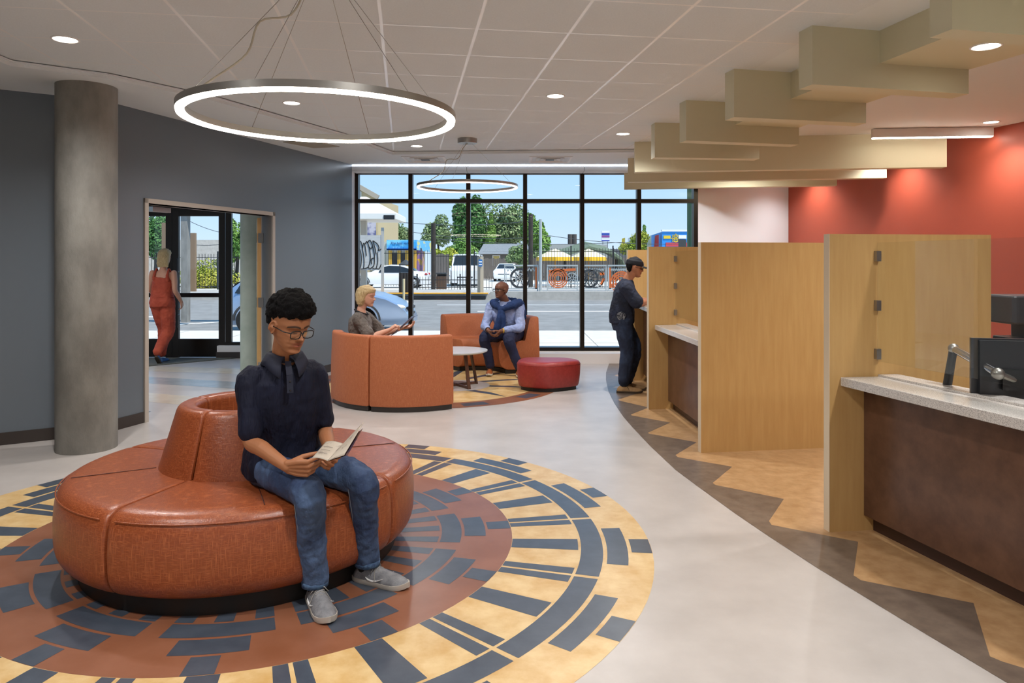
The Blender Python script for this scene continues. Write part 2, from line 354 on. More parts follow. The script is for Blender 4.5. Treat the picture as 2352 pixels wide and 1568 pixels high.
# ---------------- vestibule ----------------
VY = 11.85
structure(MB().prism([(-9.6, 6.9), (PA.x-.25, 6.9), (PB.x-.17, PB.y), (-2.5, 11.45), (-2.5, 12.0), (-9.6, 12.0)], 2.62, 2.72).build('ceiling_vestibule', mGyp))
wall('wall_vestibule_left', (-9.4, 4.6), (-9.4, 12.0), 0, 2.7, mWhite)
wall('wall_vestibule_right', (-2.62, 11.4), (-2.62, 12.0), 0, 2.7, mWhite, t=.1)
def stile(mb, x, w_, z0=0, z1_=2.4, Y=VY, d=.06): mb.box((x-w_/2, Y-d/2, z0), (x+w_/2, Y+d/2, z1_))
X = lambda px, Y=VY: (px-1176)*Y/FPX
for i, (xa, xb, dx) in enumerate([(X(240), X(396.5), 1), (X(397.5), X(518), -1)]):
    d_ = empty('door_2', ((xa+xb)/2, VY, 0), 'bronze glass entry door', 'door'); d_['kind'] = 'structure'
    del d_['label']; del d_['category']
    q = MB(); stile(q, xa+.05, .1); stile(q, xb-.05, .1); q.box((xa+.1, VY-.028, 2.3), (xb-.1, VY+.028, 2.4)); q.box((xa+.1, VY-.028, 0.01), (xb-.1, VY+.028, .3)); q.box((xa+.1, VY-.028, .98), (xb-.1, VY+.028, 1.05))
    q.build('door_frame', mBronze, d_)
    MB().box((xa+.1, VY-.004, .3), (xb-.1, VY+.004, 2.3)).build('glass_pane', mGlassW, d_)
    hx = X(413) if i else X(385); h_ = MB(); h_.tube([(hx, VY-.1, .5), (hx, VY-.1, 1.6)], .014); h_.tube([(hx, VY-.1, .7), (hx+.0, VY-.02, .7)], .01); h_.tube([(hx, VY-.1, 1.4), (hx, VY-.02, 1.4)], .01); h_.build('door_handle', mBlack, d_, smooth=True)
q = MB()
for x in (X(518)+.06, -2.66): stile(q, x, .09, .18, 2.5)
q.box((-9.3, VY-.04, 2.4), (-2.6, VY+.04, 2.65)); q.box((X(518), VY-.04, .18), (-2.6, VY+.04, .25)); stile(q, X(235), .1, 0, 2.5)
sf = structure(q.build('window_2', mBronze))
MB().box((X(518)+.1, VY-.004, .25), (-2.7, VY+.004, 2.4)).build('glass_pane', mGlassW, sf)
structure(MB().box((X(505), VY-.12, 0.0), (-2.6, VY+.1, .2)).build('wall_vestibule_sill', mWhite))
structure(MB().box((X(505)-.01, VY-.13, 0.0), (-2.6, VY-.12, .1)).build('baseboard_vestibule', mBase))
def column(x, y, r, top, label, mat):
    c = MB(); c.lathe([(r, 0), (r, top)], (x, y, 0), 64); return tag(c.build('concrete_column', mat, auto=40), label, 'column')
cc = column(-3.547, 6.058, .229, SOF+.01, 'round bare concrete column standing in the room before the slate wall', mConc)
column(-3.72, 10.55, .215, 2.63, 'round concrete column in a pale daylit colour seen through the open doorway', M('concrete_daylit', '#b9c4b8', .6, '#a8b5a8', scale=4))  # daylight falling on the concrete is put into this pale green
# ---------------- street window wall ----------------
WY = 11.36; WX = lambda px: (px-1176)*WY/FPX
structure(MB().box((-2.46, WY-.1, 0), (2.95, WY+.08, .17)).box((-2.46, WY-.26, 0), (2.95, WY-.1, .155)).build('wall_back_knee', mWhite))
structure(MB().box((-2.5, WY-.06, 2.97), (2.95, WY+.12, TOP)).build('wall_back_head', mWhite))
win = empty('window_1', (0, WY, 0), 'x', 'x'); del win['label']; del win['category']; win['kind'] = 'structure'
mx = [WX(p) for p in (820, 944, 1076, 1206, 1336.5, 1466.5, 1596)]
q = MB()
for x in mx: q.box((x-.032, WY-.07, .17), (x+.032, WY+.07, 2.97))
q.build('mullion', mBronze, win); q = MB()
for z_ in (.195, 2.503, 2.95): q.box((mx[0], WY-.066, z_-.03), (mx[-1], WY+.066, z_+.03))
q.build('transom', mBronze, win)
for i in range(6):
    for za, zb in ((.225, 2.473), (2.533, 2.92)):
        MB().box((mx[i]+.032, WY-.003, za), (mx[i+1]-.032, WY+.003, zb)).build('glass_pane', mGlassW, win)
# ---------------- ceiling ----------------
tin = MB()
SE = [(-3.74, 5.41), (-3.228, 5.783), (-3.0, 6.13), (-2.717, 6.56), (-2.39, 7.42), (-1.97, 8.5), (-1.635, 9.88)]
tileP = [(-3.73, -4.1), (4.6, -4.1), (3.3, 0), (2.62, 2.0), (2.33, 3.1), (2.125, 4.18), (2.03, 4.64), (1.89, 5.67), (1.797, 6.78), (1.74, 8.2), (1.74, 9.67)]+SE[::-1]
tin.prism(tileP, TILE, TILE+.1)
mt = M('acoustic_tile', '#bcb4aa', .9); n = mt.node_tree.nodes; l = mt.node_tree.links; b_ = n['Principled BSDF']
t_ = n.new('ShaderNodeTexCoord'); mp = n.new('ShaderNodeMapping'); mp.vector_type = 'TEXTURE'
mp.inputs['Location'].default_value = (-.766, 4.176, 0); mp.inputs['Rotation'].default_value = (0, 0, R(8.4)); l.new(t_.outputs['Object'], mp.inputs[0])
sx = n.new('ShaderNodeSeparateXYZ'); l.new(mp.outputs[0], sx.inputs[0]); outs = []
def mth(op, a, b=None):
    q = n.new('ShaderNodeMath'); q.operation = op
    for i, v_ in enumerate((a, b)):
        if v_ is None: continue
        if isinstance(v_, (int, float)): q.inputs[i].default_value = v_
        else: l.new(v_, q.inputs[i])
    return q.outputs[0]
for ax, off in (('X', .0), ('Y', .175)):
    u = mth('DIVIDE', mth('ADD', sx.outputs[ax], off), .6096); u = mth('FRACT', mth('ADD', u, 20.5)); u = mth('ABSOLUTE', mth('SUBTRACT', u, .5)); outs.append(mth('LESS_THAN', u, .0165 if ax == 'X' else .012))
g = mth('MAXIMUM', outs[0], outs[1])
nz = n.new('ShaderNodeTexNoise'); nz.inputs['Scale'].default_value = 90; l.new(t_.outputs['Object'], nz.inputs[0])
rm = n.new('ShaderNodeValToRGB'); rm.color_ramp.elements[0].color = (*srgb('#d2d7da'), 1); rm.color_ramp.elements[1].color = (*srgb('#e0e5e8'), 1); l.new(nz.outputs['Fac'], rm.inputs[0])
mxn = n.new('ShaderNodeMix'); mxn.data_type = 'RGBA'; l.new(g, mxn.inputs['Factor']); l.new(rm.outputs[0], mxn.inputs['A']); mxn.inputs['B'].default_value = (*srgb('#ffffff'), 1); l.new(mxn.outputs['Result'], b_.inputs['Base Color'])
rr = mth('SUBTRACT', .9, mth('MULTIPLY', g, .68)); l.new(rr, b_.inputs['Roughness'])
structure(tin.build('ceiling', mt))
g_ = MB(); pa, pb = PA+nW*.1, PB+nW*.1
g_.prism([(-7.6, -4.1), (-3.74, -4.1), (-3.74, 5.41), (-7.6, 3.0)], SOF, TOP); g_.prism([(-7.6, 3.0), (-3.74, 5.41), (pa.x, pa.y+.1), (-7.6, 4.22)], SOF, TOP)
for i_ in range(len(SE)-1):
    a_, b_2 = SE[i_], SE[i_+1]; ta = pa.lerp(pb, i_/6); tb = pa.lerp(pb, (i_+1)/6); g_.prism([a_, b_2, (tb.x, tb.y), (ta.x, ta.y)], SOF, TOP)
g_.prism([(-1.635, 9.88), (-1.635, 10.86), (pb.x, 10.9)], SOF, TOP)
g_.prism([(-1.635, 9.88), (1.74, 9.67), (2.9, 9.6), (2.9, 10.86), (-1.635, 10.86)], SOF, TOP)
structure(g_.build('ceiling_soffit', mGyp))
# slim bead along the soffit edge
tr = MB()
E_ = [(-3.74, -4)]+SE+[(1.74, 9.67)]
for a, b in zip(E_[:-1], E_[1:]): tr.beam((a[0]+.012, a[1], SOF+.03), (b[0]+.012, b[1], SOF+.03), .03, .012)
structure(tr.build('trim_2', mGyp))
rt = [(4.6, -4.1), (3.3, 0), (2.62, 2.0), (2.33, 3.1), (2.125, 4.18), (2.03, 4.64), (1.89, 5.67), (1.797, 6.78), (1.74, 8.2), (1.74, 9.6)]
mid = [(2.9, 9.6), (2.75, 8.2), (2.75, 7.0), (2.85, 5.9), (3.03, 4.884), (3.08, 4.6), (3.3, 3.6), (3.9, 2), (5, 0), (7, -4.1)]
rg = MB(); rg.prism(rt+mid, TILE, TOP); structure(rg.build('ceiling_gypsum', mGyp))
OFF = 3.09
rg = MB(); rg.prism([mid[i] for i in range(len(mid)-1, -1, -1)]+[(2.9, 12.4), (5, 12.4), (8.8, -4.1)], OFF, TOP); structure(rg.build('ceiling_office', mGyp))
g_ = MB(); g_.box((-9.6, -4.3, TOP), (9.6, 12.4, TOP+.1)); structure(g_.build('roof', mGyp))
# curved bulkhead between the baffles
bk = [(3.75, .0), (3.05, 2.2), (2.64, 3.5), (2.488, 4.234), (2.394, 4.73), (2.22, 5.7), (2.10, 6.88), (2.06, 7.6)]
bk2 = [(2.72, 7.7), (2.763, 7.0), (2.89, 5.9), (3.074, 4.884), (3.124, 4.716), (3.3, 4.1), (3.75, 2.8), (4.5, 1), (4.9, 0)]
g_ = MB(); g_.prism(bk+bk2, 2.845, TOP); structure(g_.build('ceiling_bulkhead', mBaf))
bafs = [(2.137, 3.525, 12.8, 1.21, 0), (1.911, 4.62, 12.8, 1.19, 0), (1.731, 5.66, 12.4, 1.18, 0), (1.619, 6.752, 11.9, 1.17, 0), (1.542, 7.84, 5.2, 1.17, 0), (1.537, 9.10, -7.4, 3.66, 0), (1.635, 10.236, -8.6, 3.42, 0), (1.733, 11.22, -9.6, 3.1, 0), (2.55, 2.45, 14, 1.25, 0)]
blab = ['baffle next in front of the one that meets the frame edge at the downlight bulkhead', 'baffle between the downlight bulkhead and the third step', 'baffle crossing the pale ceiling, third of the short ones', 'short baffle, fourth step', 'shortest thin-looking baffle, last of the short ones', 'long deep baffle reaching the red wall beneath the linear lamp', 'long baffle second from the window', 'long baffle nearest the window wall']
blab = ['short tan ceiling baffle closest to the entrance end, cut by the top edge', 'short tan ceiling baffle just beyond the bulkhead downlight', 'short tan ceiling baffle, third step from the bulkhead downlight', 'short tan ceiling baffle, fourth step from the bulkhead downlight', 'short tan ceiling baffle overlapping the long deep baffle behind it', 'long deep tan baffle running to the red wall under the linear lamp', 'long tan baffle lit pale at its end, between two other long ones', 'long tan baffle last in the row, right before the window wall', 'short tan ceiling baffle over the front counter, mostly outside the picture']
for i, (x, y, a, L, _) in enumerate(bafs):
    d = V((cos(R(a)), sin(R(a)), 0)); nn = V((-d.y, d.x, 0))*.14; p = V((x, y, 0)); q = MB()
    q.prism([(v.x, v.y) for v in (p, p+d*L, p+d*L+nn, p+nn)], 2.681, (OFF+.02) if i in (5, 6, 7) else TILE+.005)
    tag(q.build('ceiling_baffle', mBaf), blab[i], 'ceiling baffle', 'stepped tan baffles over the counters')
# ---------------- window shade pocket and the glint added along its edge ----------------
xs = [-2.42, WX(1076), WX(1336), 2.88]
vl = ['white roller shade valance over the two window bays by the slate wall', 'white roller shade valance over the middle window bays', 'white roller shade valance over the window bays by the baffles']
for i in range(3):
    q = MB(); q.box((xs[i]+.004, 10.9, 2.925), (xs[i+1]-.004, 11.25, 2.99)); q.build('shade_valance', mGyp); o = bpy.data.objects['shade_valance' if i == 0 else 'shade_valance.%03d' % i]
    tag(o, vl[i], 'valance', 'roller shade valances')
    q = MB(); q.box((xs[i]+.02, 10.915, 2.992), (xs[i+1]-.02, 10.945, 3.005)); q.build('glint_strip', M('daylight_glint', '#eaf3ff', .5, emit=6), o)  # glowing strip stands for the daylight glint along the valance, no lamp
structure(MB().box((-2.5, 10.955, 2.99), (2.9, 11.4, TOP)).build('ceiling_pocket', mGyp))
# ---------------- downlights and other lamps ----------------
def downlight(x, y, z, label, power, r=.075, spot=150, grp='recessed downlights'):
    t = empty('downlight', (x, y, z), label, 'downlight', group=grp)
    q = MB(); q.lathe([(r+.012, .02), (r+.012, -.004), (r, -.006), (r-.004, .02)], (0, 0, 0), 28, cap=False); q.build('trim_ring', mWhite, t, local=True, smooth=True)
    q = MB(); q.lathe([(.001, -.001), (r-.003, -.001), (r-.003, .012)], (0, 0, 0), 28); q.build('lens', mLEDc, t, local=True)
    lamp('SPOT', (x, y, z-.03), power, .06, parent=t, spot=spot, blend=1.0)
    return t
vis = [(fl(150, 90, TILE), 'recessed downlight in the ceiling tile above the concrete column'), (fl(670, 236, TILE), 'recessed downlight seen through the big ring lamp'), (fl(1276, 220, TILE), 'recessed downlight in the middle of the tile ceiling, apart from both rings'),
       (fl(1431, 307, TILE), 'recessed downlight beside the row of tan baffles'), (fl(957, 335, TILE), 'recessed downlight between the two ring lamps, close to the soffit corner')]
DP = 100
for p, lb in vis: downlight(p.x, p.y, TILE, lb, DP)
p = fl(2265, 106, 2.845); downlight(p.x, p.y, 2.845, 'recessed downlight in the underside of the bulkhead between two baffles', 70, grp=None)
for (x, y, lb) in ((-2.4, 1.6, 'over the near side of the round bench, above the picture'), (0.2, 1.9, 'just above the top edge of the picture over the open floor'), (-2.2, -1.2, 'behind the viewer on the slate wall side'), (.6, -1.2, 'straight behind the viewer'), (3.0, -2.0, 'behind the viewer on the counter side')): downlight(x, y, TILE, 'recessed downlight '+lb, DP*1.25, grp='added ceiling downlights out of view')  # unseen downlights added to light the room
downlight(2.7, 2.85, 2.845, 'recessed downlight in the bulkhead right above the quartz counter', 90, grp=None)
for (x, y, lb) in ((3.6, 5.2, 'behind the broad divider'), (3.9, 2.2, 'over the staff desk with the monitor'), (3.5, 7.7, 'behind the divider next to the standing man'), (3.3, 10.3, 'between the long baffles near the white wall')): downlight(x, y, OFF, 'added recessed downlight on the staff side '+lb, 110, grp='added staff side downlights')  # unseen lamps added to brighten the staff side and the white wall
for y, lb in ((7.98, 'wall washer at the end of the linear lamp'), (9.48, 'wall washer throwing the middle orange glow on the red wall'), (11.3, 'wall washer throwing the glow next to the white wall')):
    x = RA(y)-.34; t = downlight(x, y, OFF, 'recessed '+lb, 62, spot=125, grp=None)
downlight(-6.2, 9.2, 2.62, 'recessed downlight in the entry vestibule ceiling', 110, grp=None); downlight(-4.8, 8.6, 2.62, 'recessed downlight in the vestibule ceiling over the doorway', 60, grp=None)
# linear lamp
a, b = V((4.16, 8.39, OFF)), V((5.47, 8.27, OFF)); t = empty('linear_lamp', (a+b)/2, 'white linear ceiling lamp with a glowing lower edge touching the red wall', 'ceiling lamp')
q = MB(); q.beam(a-V((0, 0, .055)), b-V((0, 0, .055)), .06, .1); q.build('housing', mWhite, t); q = MB(); q.beam(a+V((.005, 0, -.11)), b+V((-.005, 0, -.11)), .05, .012); q.build('diffuser', mLED, t)
# ring lamps
def ring(c, Rr, wd, hh, can, label, n=110, em=None, cord=None):
    t = empty('ring_lamp', c, label, 'ring lamp'); q = MB()
    q.lathe([(Rr-wd/2, 0.006), (Rr-wd/2, hh), (Rr+wd/2, hh), (Rr+wd/2, 0.006)], c, n, solid=True); q.build('ring_body', mSteel, t, auto=30)
    q = MB(); q.lathe([(Rr-wd/2+.003, .008), (Rr-wd/2+.005, -.006), (Rr+wd/2-.005, -.006), (Rr+wd/2-.003, .008)], c, n, solid=True); q.build('ring_diffuser', em or mLED, t, auto=30)
    q = MB(); q.lathe([(.001, -.0), (.117, -.0), (.12, .01), (.12, .06), (.001, .06)], can, 40); q.build('canopy', mSteel, t, auto=30)
    for i in range(6 if Rr > .62 else 3):
        a_ = PI/3*i+.35 if Rr > .62 else 2*PI/3*i+.3
        p = V(c)+V((Rr*cos(a_), Rr*sin(a_), hh)); q = MB(); q.tube([V(can)+V((.06*cos(a_), .06*sin(a_), 0)), p], .0016, 5); q.build('cable', mSteel, t)
    q = MB(); e_ = V(c)+V((-Rr*.93, -Rr*.37 if Rr > .62 else 0.05, hh)); s_ = V(can)
    pts = [s_, s_+(e_-s_)*.15+V((.03, 0, .02)), s_+(e_-s_)*.3+V((.05, 0, -.03)), s_+(e_-s_)*.45+V((-.0, 0, .03)), s_+(e_-s_)*.6+V((.04, 0, -.03)), s_+(e_-s_)*.8+V((.02, 0, -.02)), e_]
    q.tube(spl(pts, [.005]*7, 5)[0], .005, 8); q.build('power_cord', M('cord_grey', '#b0a898', .5), t, smooth=True)
    return t
ring((-.95, 3.62, 2.258), .645, .044, .038, (-.95, 3.62, 3.0), 'big glowing ring lamp hung over the round bench')
ring((-.545, 8.87, 2.46), .6, .035, .035, (-.545, 8.87, 3.0), 'smaller looking glowing ring lamp hung before the window wall', em=M('led_soft', '#ffe9e0', .5, emit=2.2))
# ceiling diffusers and access panel
for px, lb in ((977, 'square supply air grille in the soffit, the one by the slate wall'), (1263, 'square supply air grille in the soffit, the one by the tan baffles')):
    p = fl(px, 366, SOF); t = empty('air_grille', (p.x, p.y, SOF), lb, 'air grille', group='soffit air grilles')
    q = MB(); q.loft([[V((s*sx_, s*sy_, z_)) for sx_, sy_ in ((-1, -1), (1, -1), (1, 1), (-1, 1))] for s, z_ in ((.3, 0), (.3, -.006), (.27, -.01), (.22, .02))], cap=False); q.build('outer_frame', mWhite, t, local=True)
    for k_ in range(3):
        s = .2-.055*k_; q = MB(); q.loft([[V((s2*sx_, s2*sy_, z_)) for sx_, sy_ in ((-1, -1), (1, -1), (1, 1), (-1, 1))] for s2, z_ in ((s, -.012), (s-.03, .015))], cap=False); q.build('vane', mWhite, t, local=True)
    q = MB(); q.box((-.06, -.06, -.012), (.06, .06, -.006)); q.build('face_plate', mBlack, t, local=True)
p = fl(715, 330, SOF); q = MB(); q.prism([(p.x-.3, p.y-.15), (p.x+.05, p.y-.3), (p.x+.3, p.y+.2), (p.x-.05, p.y+.3)], SOF-.008, SOF-.001); tag(q.build('access_panel', M('panel_tan', '#a59d8d', .6)), 'flat access panel in the soffit above the doorway wall', 'access panel')
# ---------------- seating cloth ----------------
mOr = weave('orange_vinyl', '#8a4322', '#b0623a', .32, 1.35, coat=.0, spec=.6)
mOr2 = weave('orange_fabric', '#b0623b', '#c87c50', .6, 2.2)
mRedV = M('red_vinyl', '#94302c', .38, '#a23a34', scale=30, bump=.08, bscale=400)
mSeam = M('seam_dark', '#4c1f12', .6); mPlinth = M('plinth', '#17120f', .5); mPlinthG = M('plinth_grey', '#37322f', .45)
def rounded(prof, r=.03, k=4):
    out = []
    n_ = len(prof)
    for i, p in enumerate(prof):
        p = V((p[0], p[1])); a = V(prof[i-1][:2]); b = V(prof[(i+1) % n_][:2]); rr_ = prof[i][2] if len(prof[i]) > 2 else r
        u = (a-p); w_ = (b-p); d1 = min(rr_, u.length*.45); d2 = min(rr_, w_.length*.45); u = p+u.normalized()*d1; w_ = p+w_.normalized()*d2
        if rr_ <= 0: out.append(tuple(p)); continue
        for j in range(k+1):
            t = j/k; q = u*(1-t)**2+p*2*t*(1-t)+w_*t*t; out.append((q.x, q.y))
    return out
def pad(name, c, prof, a0, a1, parent, mat, n=26, gap=.006):    # an upholstered sector: closed profile (r,z) swept; ends pulled in a little
    q = MB(); N = n; rm_ = sum(p[0] for p in prof)/len(prof); zc = sum(p[1] for p in prof)/len(prof)
    rings = []; da = gap/rm_
    edge_ = [(0, .0, .975), (0.35, .35, .99), (1, 1, 1)]
    L = []
    e1 = .014/rm_
    for t, sc in ((0, .965), (.3, .985), (1, 1.0)): L.append((a0+da+e1*t, sc))
    for i in range(1, N): L.append((a0+da+e1+(a1-a0-2*da-2*e1)*i/N, 1))
    for t, sc in ((1, 1.0), (.3, .985), (0, .965)): L.append((a1-da-e1*t, sc))
    for a, sc in L:
        rings.append([V(c)+V(((rm_+(p[0]-rm_)*sc)*cos(a), (rm_+(p[0]-rm_)*sc)*sin(a), zc+(p[1]-zc)*sc)) for p in prof])
    q.loft(rings, close=True, cap=True); return q.build(name, mat, parent, auto=60)
# round bench
BC = V((-1.45, 3.98, 0)); t = empty('round_bench', BC, 'round orange vinyl bench with a tapered central backrest, on the big floor medallion', 'bench')
q = MB(); q.lathe([(.001, 0), (.80, 0), (.80, .09), (.001, .09)], BC, 60); q.build('plinth', mPlinth, t, auto=30)
sp = rounded([(.36, .09, .01), (.84, .085, .05), (.90, .15, .06), (.905, .30, .05), (.895, .42, .05), (.85, .47, .06), (.42, .478, .02), (.36, .475, .01)])
bp_ = rounded([(.35, .46, .01), (.445, .46, .015), (.345, .80, .035), (.25, .795, .03), (.25, .5, .01)])
for k_ in range(4):
    a1 = R(-20+90*k_); a0 = R(-110+90*k_); s_ = pad('seat', BC, sp, a0, a1, t, mOr, 40)
    q = MB(); q.tube([BC+V((.892*cos(a0+(a1-a0)*j/30), .892*sin(a0+(a1-a0)*j/30), .432)) for j in range(1, 30)], .0035, 6); q.build('piping', mOr, s_, smooth=True)
    am = (a0+a1)/2; q = MB(); q.tube([BC+V((r_*cos(am), r_*sin(am), z_)) for r_, z_ in ((.45, .4785), (.83, .473))], .002, 6); q.build('seam', mSeam, s_)
    pad('backrest', BC, bp_, R(-106+90*k_), R(-16+90*k_), t, mOr, 24)
# curved lounge seats
lp = rounded([(.34, .10, .03), (.31, .20, .05), (.30, .38, .05), (.35, .455, .05), (.68, .45, .03), (.75, .785, .03), (.87, .79, .03), (.885, .40, .05), (.885, .055, .01), (.42, .055, .02)])
def lounge(c, segs, label, plinth, group=None):
    t = empty('curved_sofa', c, label, 'sofa', group=group); c = V(c)
    for a0, a1 in segs:
        pad('seat_section', c, lp, R(a0), R(a1), t, mOr2, 26, gap=.004)
        q = MB(); q.lathe([(.40, 0), (.86, 0), (.86, .055), (.40, .055)], c, 24, R(a0)+.02, R(a1)-.02, solid=True); q.build('plinth', plinth, t)
    return t
lounge((-1.17, 8.35, 0), [(-171, -111), (-111, -50.5)], 'curved orange sofa seen from its tall back, where the blonde woman sits', mPlinthG)
lounge((-.49, 10.03, 0), [(7, 68), (68, 131)], 'curved orange sofa facing the room before the window, where the bald man sits', mPlinth)
# red pebble ottoman
OC = V((.43, 8.93, 0)); t = empty('ottoman', OC, 'red vinyl pebble-shaped ottoman beside the curved sofa', 'ottoman')
def peb(s, z, k_=1.0): return [OC+V(((.385*k_*(1+.06*cos(3*a+.5)))*s*cos(a), (.285*k_*(1+.10*cos(3*a-1.2)))*s*sin(a), z)) for a in [2*PI*j/60 for j in range(60)]]
q = MB(); q.loft([peb(.2, .355), peb(.7, .355), peb(.9, .352), peb(.965, .342), peb(1.0, .32), peb(1.01, .30), peb(1.0, .2), peb(.975, .1), peb(.95, .06), peb(.93, .045), peb(.5, .045)][::-1]); q.build('cushion', mRedV, t, smooth=True)
q = MB(); q.tube([p for p in peb(1.008, .312)]+[peb(1.008, .312)[0]], .0025, 6); q.build('piping', mRedV, t, smooth=True)
q = MB(); q.loft([peb(.88, 0), peb(.88, .05)]); q.build('plinth', mPlinth, t)
# round coffee table on two sled legs
TC = V((-.69, 9.1, 0)); t = empty('coffee_table', TC, 'round white-topped coffee table on brown wooden sled legs', 'coffee table')
q = MB(); q.lathe([(.001, .425), (.35, .425), (.385, .44), (.385, .452), (.001, .452)], TC, 60); q.build('table_top', M('table_laminate', '#c9cdd0', .2), t, auto=30)
mWal = M('walnut', '#4d3226', .4, '#634232', scale=6, stretch=(4, 4, .6))
for a, lean in ((R(35), .0), (R(125), 0)):
    d = V((cos(a), sin(a), 0)); q = MB()
    for s_ in (-1, 1): q.beam(TC+d*s_*.2+V((0, 0, .43)), TC+d*s_*.29+V((0, 0, .0)), .04, .022, up=(0, 0, 1))
    q.beam(TC-d*.29+V((0, 0, .012)), TC+d*.29+V((0, 0, .012)), .024, .04); q.beam(TC-d*.2+V((0, 0, .42)), TC+d*.2+V((0, 0, .42)), .03, .02)
    q.build('leg', mWal, t)
# ---------------- dividers and counters ----------------
def divider(x, y, ang, L, label, h=1.7125, th=.056):
    t = empty('counter_divider', (x, y, 0), label, 'privacy divider', rz=R(ang), group='maple dividers between the service counters')
    q = MB(); q.box((.0015, 0, 0), (L, th, h)); q.build('panel', mWood, t, local=True)
    q = MB(); q.box((-.0015, 0, 0), (.0015, th, h)); q.build('edge_band', mWoodEdge, t, local=True); return t
D1 = V((1.8225, 4.17, 0)); D2 = V((1.536, 5.903, 0)); D3 = V((1.44, 7.649, 0)); D4 = V((1.513, 9.5, 0))
divider(D1.x, D1.y, 7.3, 1.022, 'maple divider with three glass clips, nearest the quartz counter with the monitor')
divider(D2.x, D2.y, 8.3, 1.12, 'broad plain maple divider without any counter before it, middle of the row')
divider(D3.x, D3.y, 7.5, 1.1, 'maple divider beside the standing man, with a small counter before it')
divider(D4.x, D4.y, 6, 1.0, 'maple divider behind the standing man in the cap')
def counter(D, ang, cdir, L, label, h=.889, glass=True, kick=True):
    """top, front panel, kick and glass screen running from a divider's face toward the viewer"""
    u = V((cos(R(ang)), sin(R(ang)), 0)); g = V((*cdir, 0)).normalized(); p0 = D+u*.066; Z = lambda z_: V((0, 0, z_))
    t = empty('service_counter', p0, label, 'counter')
    def slab(s0_, s1_, z0, z1_, name, mat, off0=.002, L2=L, bev=0):
        q = MB(); pts = [D+u*s0_+g*off0, D+u*s1_+g*off0, D+u*s1_+g*L2, D+u*s0_+g*L2]; q.prism([(p.x, p.y) for p in pts], z0, z1_); return q.build(name, mat, t, bevel=bev)
    slab(.066, .42, h-.05, h, 'counter_top', mQuartz, bev=.004); slab(.30, .42, h, h+.012, 'raised_back_strip', mQuartz)
    slab(.212, .235, .09, h-.05, 'front_panel', mMaroon); slab(.27, .29, 0, .09, 'kick_plate', mMaroonD)
    if glass:
        gl = slab(.286, .292, .98, 1.663, 'glass_screen', mGlass, off0=.012)
        for z_ in (1.585, 1.30, 1.02):
            q = MB(); c_ = D+u*.289+g*.02; q.box((-.014, -.0, -.03), (.014, .024, .03)); q.v = [c_+Z(z_)+u*p.x-g*(.02-p.y)+Z(p.z) for p in q.v]; q.build('glass_clip', mSteel, gl)
    return t
counter(D1, 7.3, (.235, -1), 2.4, 'quartz-topped service counter with bronze front, in front of the divider with the monitor behind it')
counter(D3, 7.5, (.045, -1), 1.69, 'quartz-topped service counter between the standing man and the broad divider')
counter(D4, 6, (-.03, -1), 1.78, 'quartz-topped service counter the standing man leans on', h=1.03)
# staff side: desk, monitor on an arm, printer
DK = M('desk_laminate', '#b5b0a8', .4)
t = empty('staff_desk', (2.75, 3.3, 0), 'pale staff desk top behind the glass screen', 'desk'); q = MB(); q.prism([(2.28, 4.12), (2.80, 4.15), (3.5, 2.2), (2.75, 2.0)], .70, .735); q.build('desk_top', DK, t)
MB().box((2.9, 3.3, 0), (2.95, 3.9, .70)).build('leg', DK, t); MB().box((3.1, 2.3, 0), (3.15, 2.7, .7)).build('leg', DK, t)
mScr = M('monitor_shell', '#26272b', .3)
mc = at(2320, 850, 3.55); t = empty('monitor', (mc.x, mc.y, .735), 'black computer monitor seen from its back, held by a chrome arm', 'monitor')
xa = at(2227, 850, 3.62); xb = V((xa.x+.55, xa.y-.13, 0)); dx = (xb-V((xa.x, xa.y, 0))).normalized(); ny = V((dx.y, -dx.x, 0))
q = MB(); z0_, z1_ = .92, 1.175
for th0, th1, ins in ((0, .02, 0), (.02, .045, .03)):
    pts = [V((xa.x, xa.y, 0))+dx*ins+ny*th0, V((xa.x, xa.y, 0))+dx*(.55-ins)+ny*th0, V((xa.x, xa.y, 0))+dx*(.55-ins)+ny*th1, V((xa.x, xa.y, 0))+dx*ins+ny*th1]
    q.prism([(p.x, p.y) for p in pts], z0_-.08+ins, z1_-ins*.3)
q.build('monitor_shell', mScr, t)
vp = V((xa.x, xa.y, 0))+dx*.17+ny*.06+V((0, 0, .98)); q = MB(); q.box((-.05, -.012, -.05), (.05, .012, .05), mat=Matrix.Translation(vp) @ Matrix.Rotation(math.atan2(dx.y, dx.x), 4, 'Z')); q.build('mount_plate', mBlack, t)
t2 = t
b0 = at(2165, 889, 3.9); b0.z = .74; el = at(2190, 800, 3.8); jt = at(2292, 858, 3.5)
q = MB(); q.tube([b0, b0.lerp(el, .5)+V((.0, 0, 0)), el], [.026, .022, .02], 16); q.build('lower_arm', mBlack, t2, smooth=True)
q = MB(); q.tube([el, jt], [.02, .022], 16); q.build('upper_arm', M('chrome', '#d0d0d4', .12, metal=1), t2, smooth=True)
MB().ball(jt, .03).build('joint', mSteel, t2, smooth=True); MB().ball(el, .026).build('joint', mSteel, t2, smooth=True); q = MB(); q.lathe([(.001, 0), (.05, 0), (.05, .012), (.001, .012)], (b0.x, b0.y, .735), 24); q.build('clamp_base', mBlack, t2)
q = MB(); q.tube([jt, vp], .016, 10); q.build('pivot', mSteel, t2)
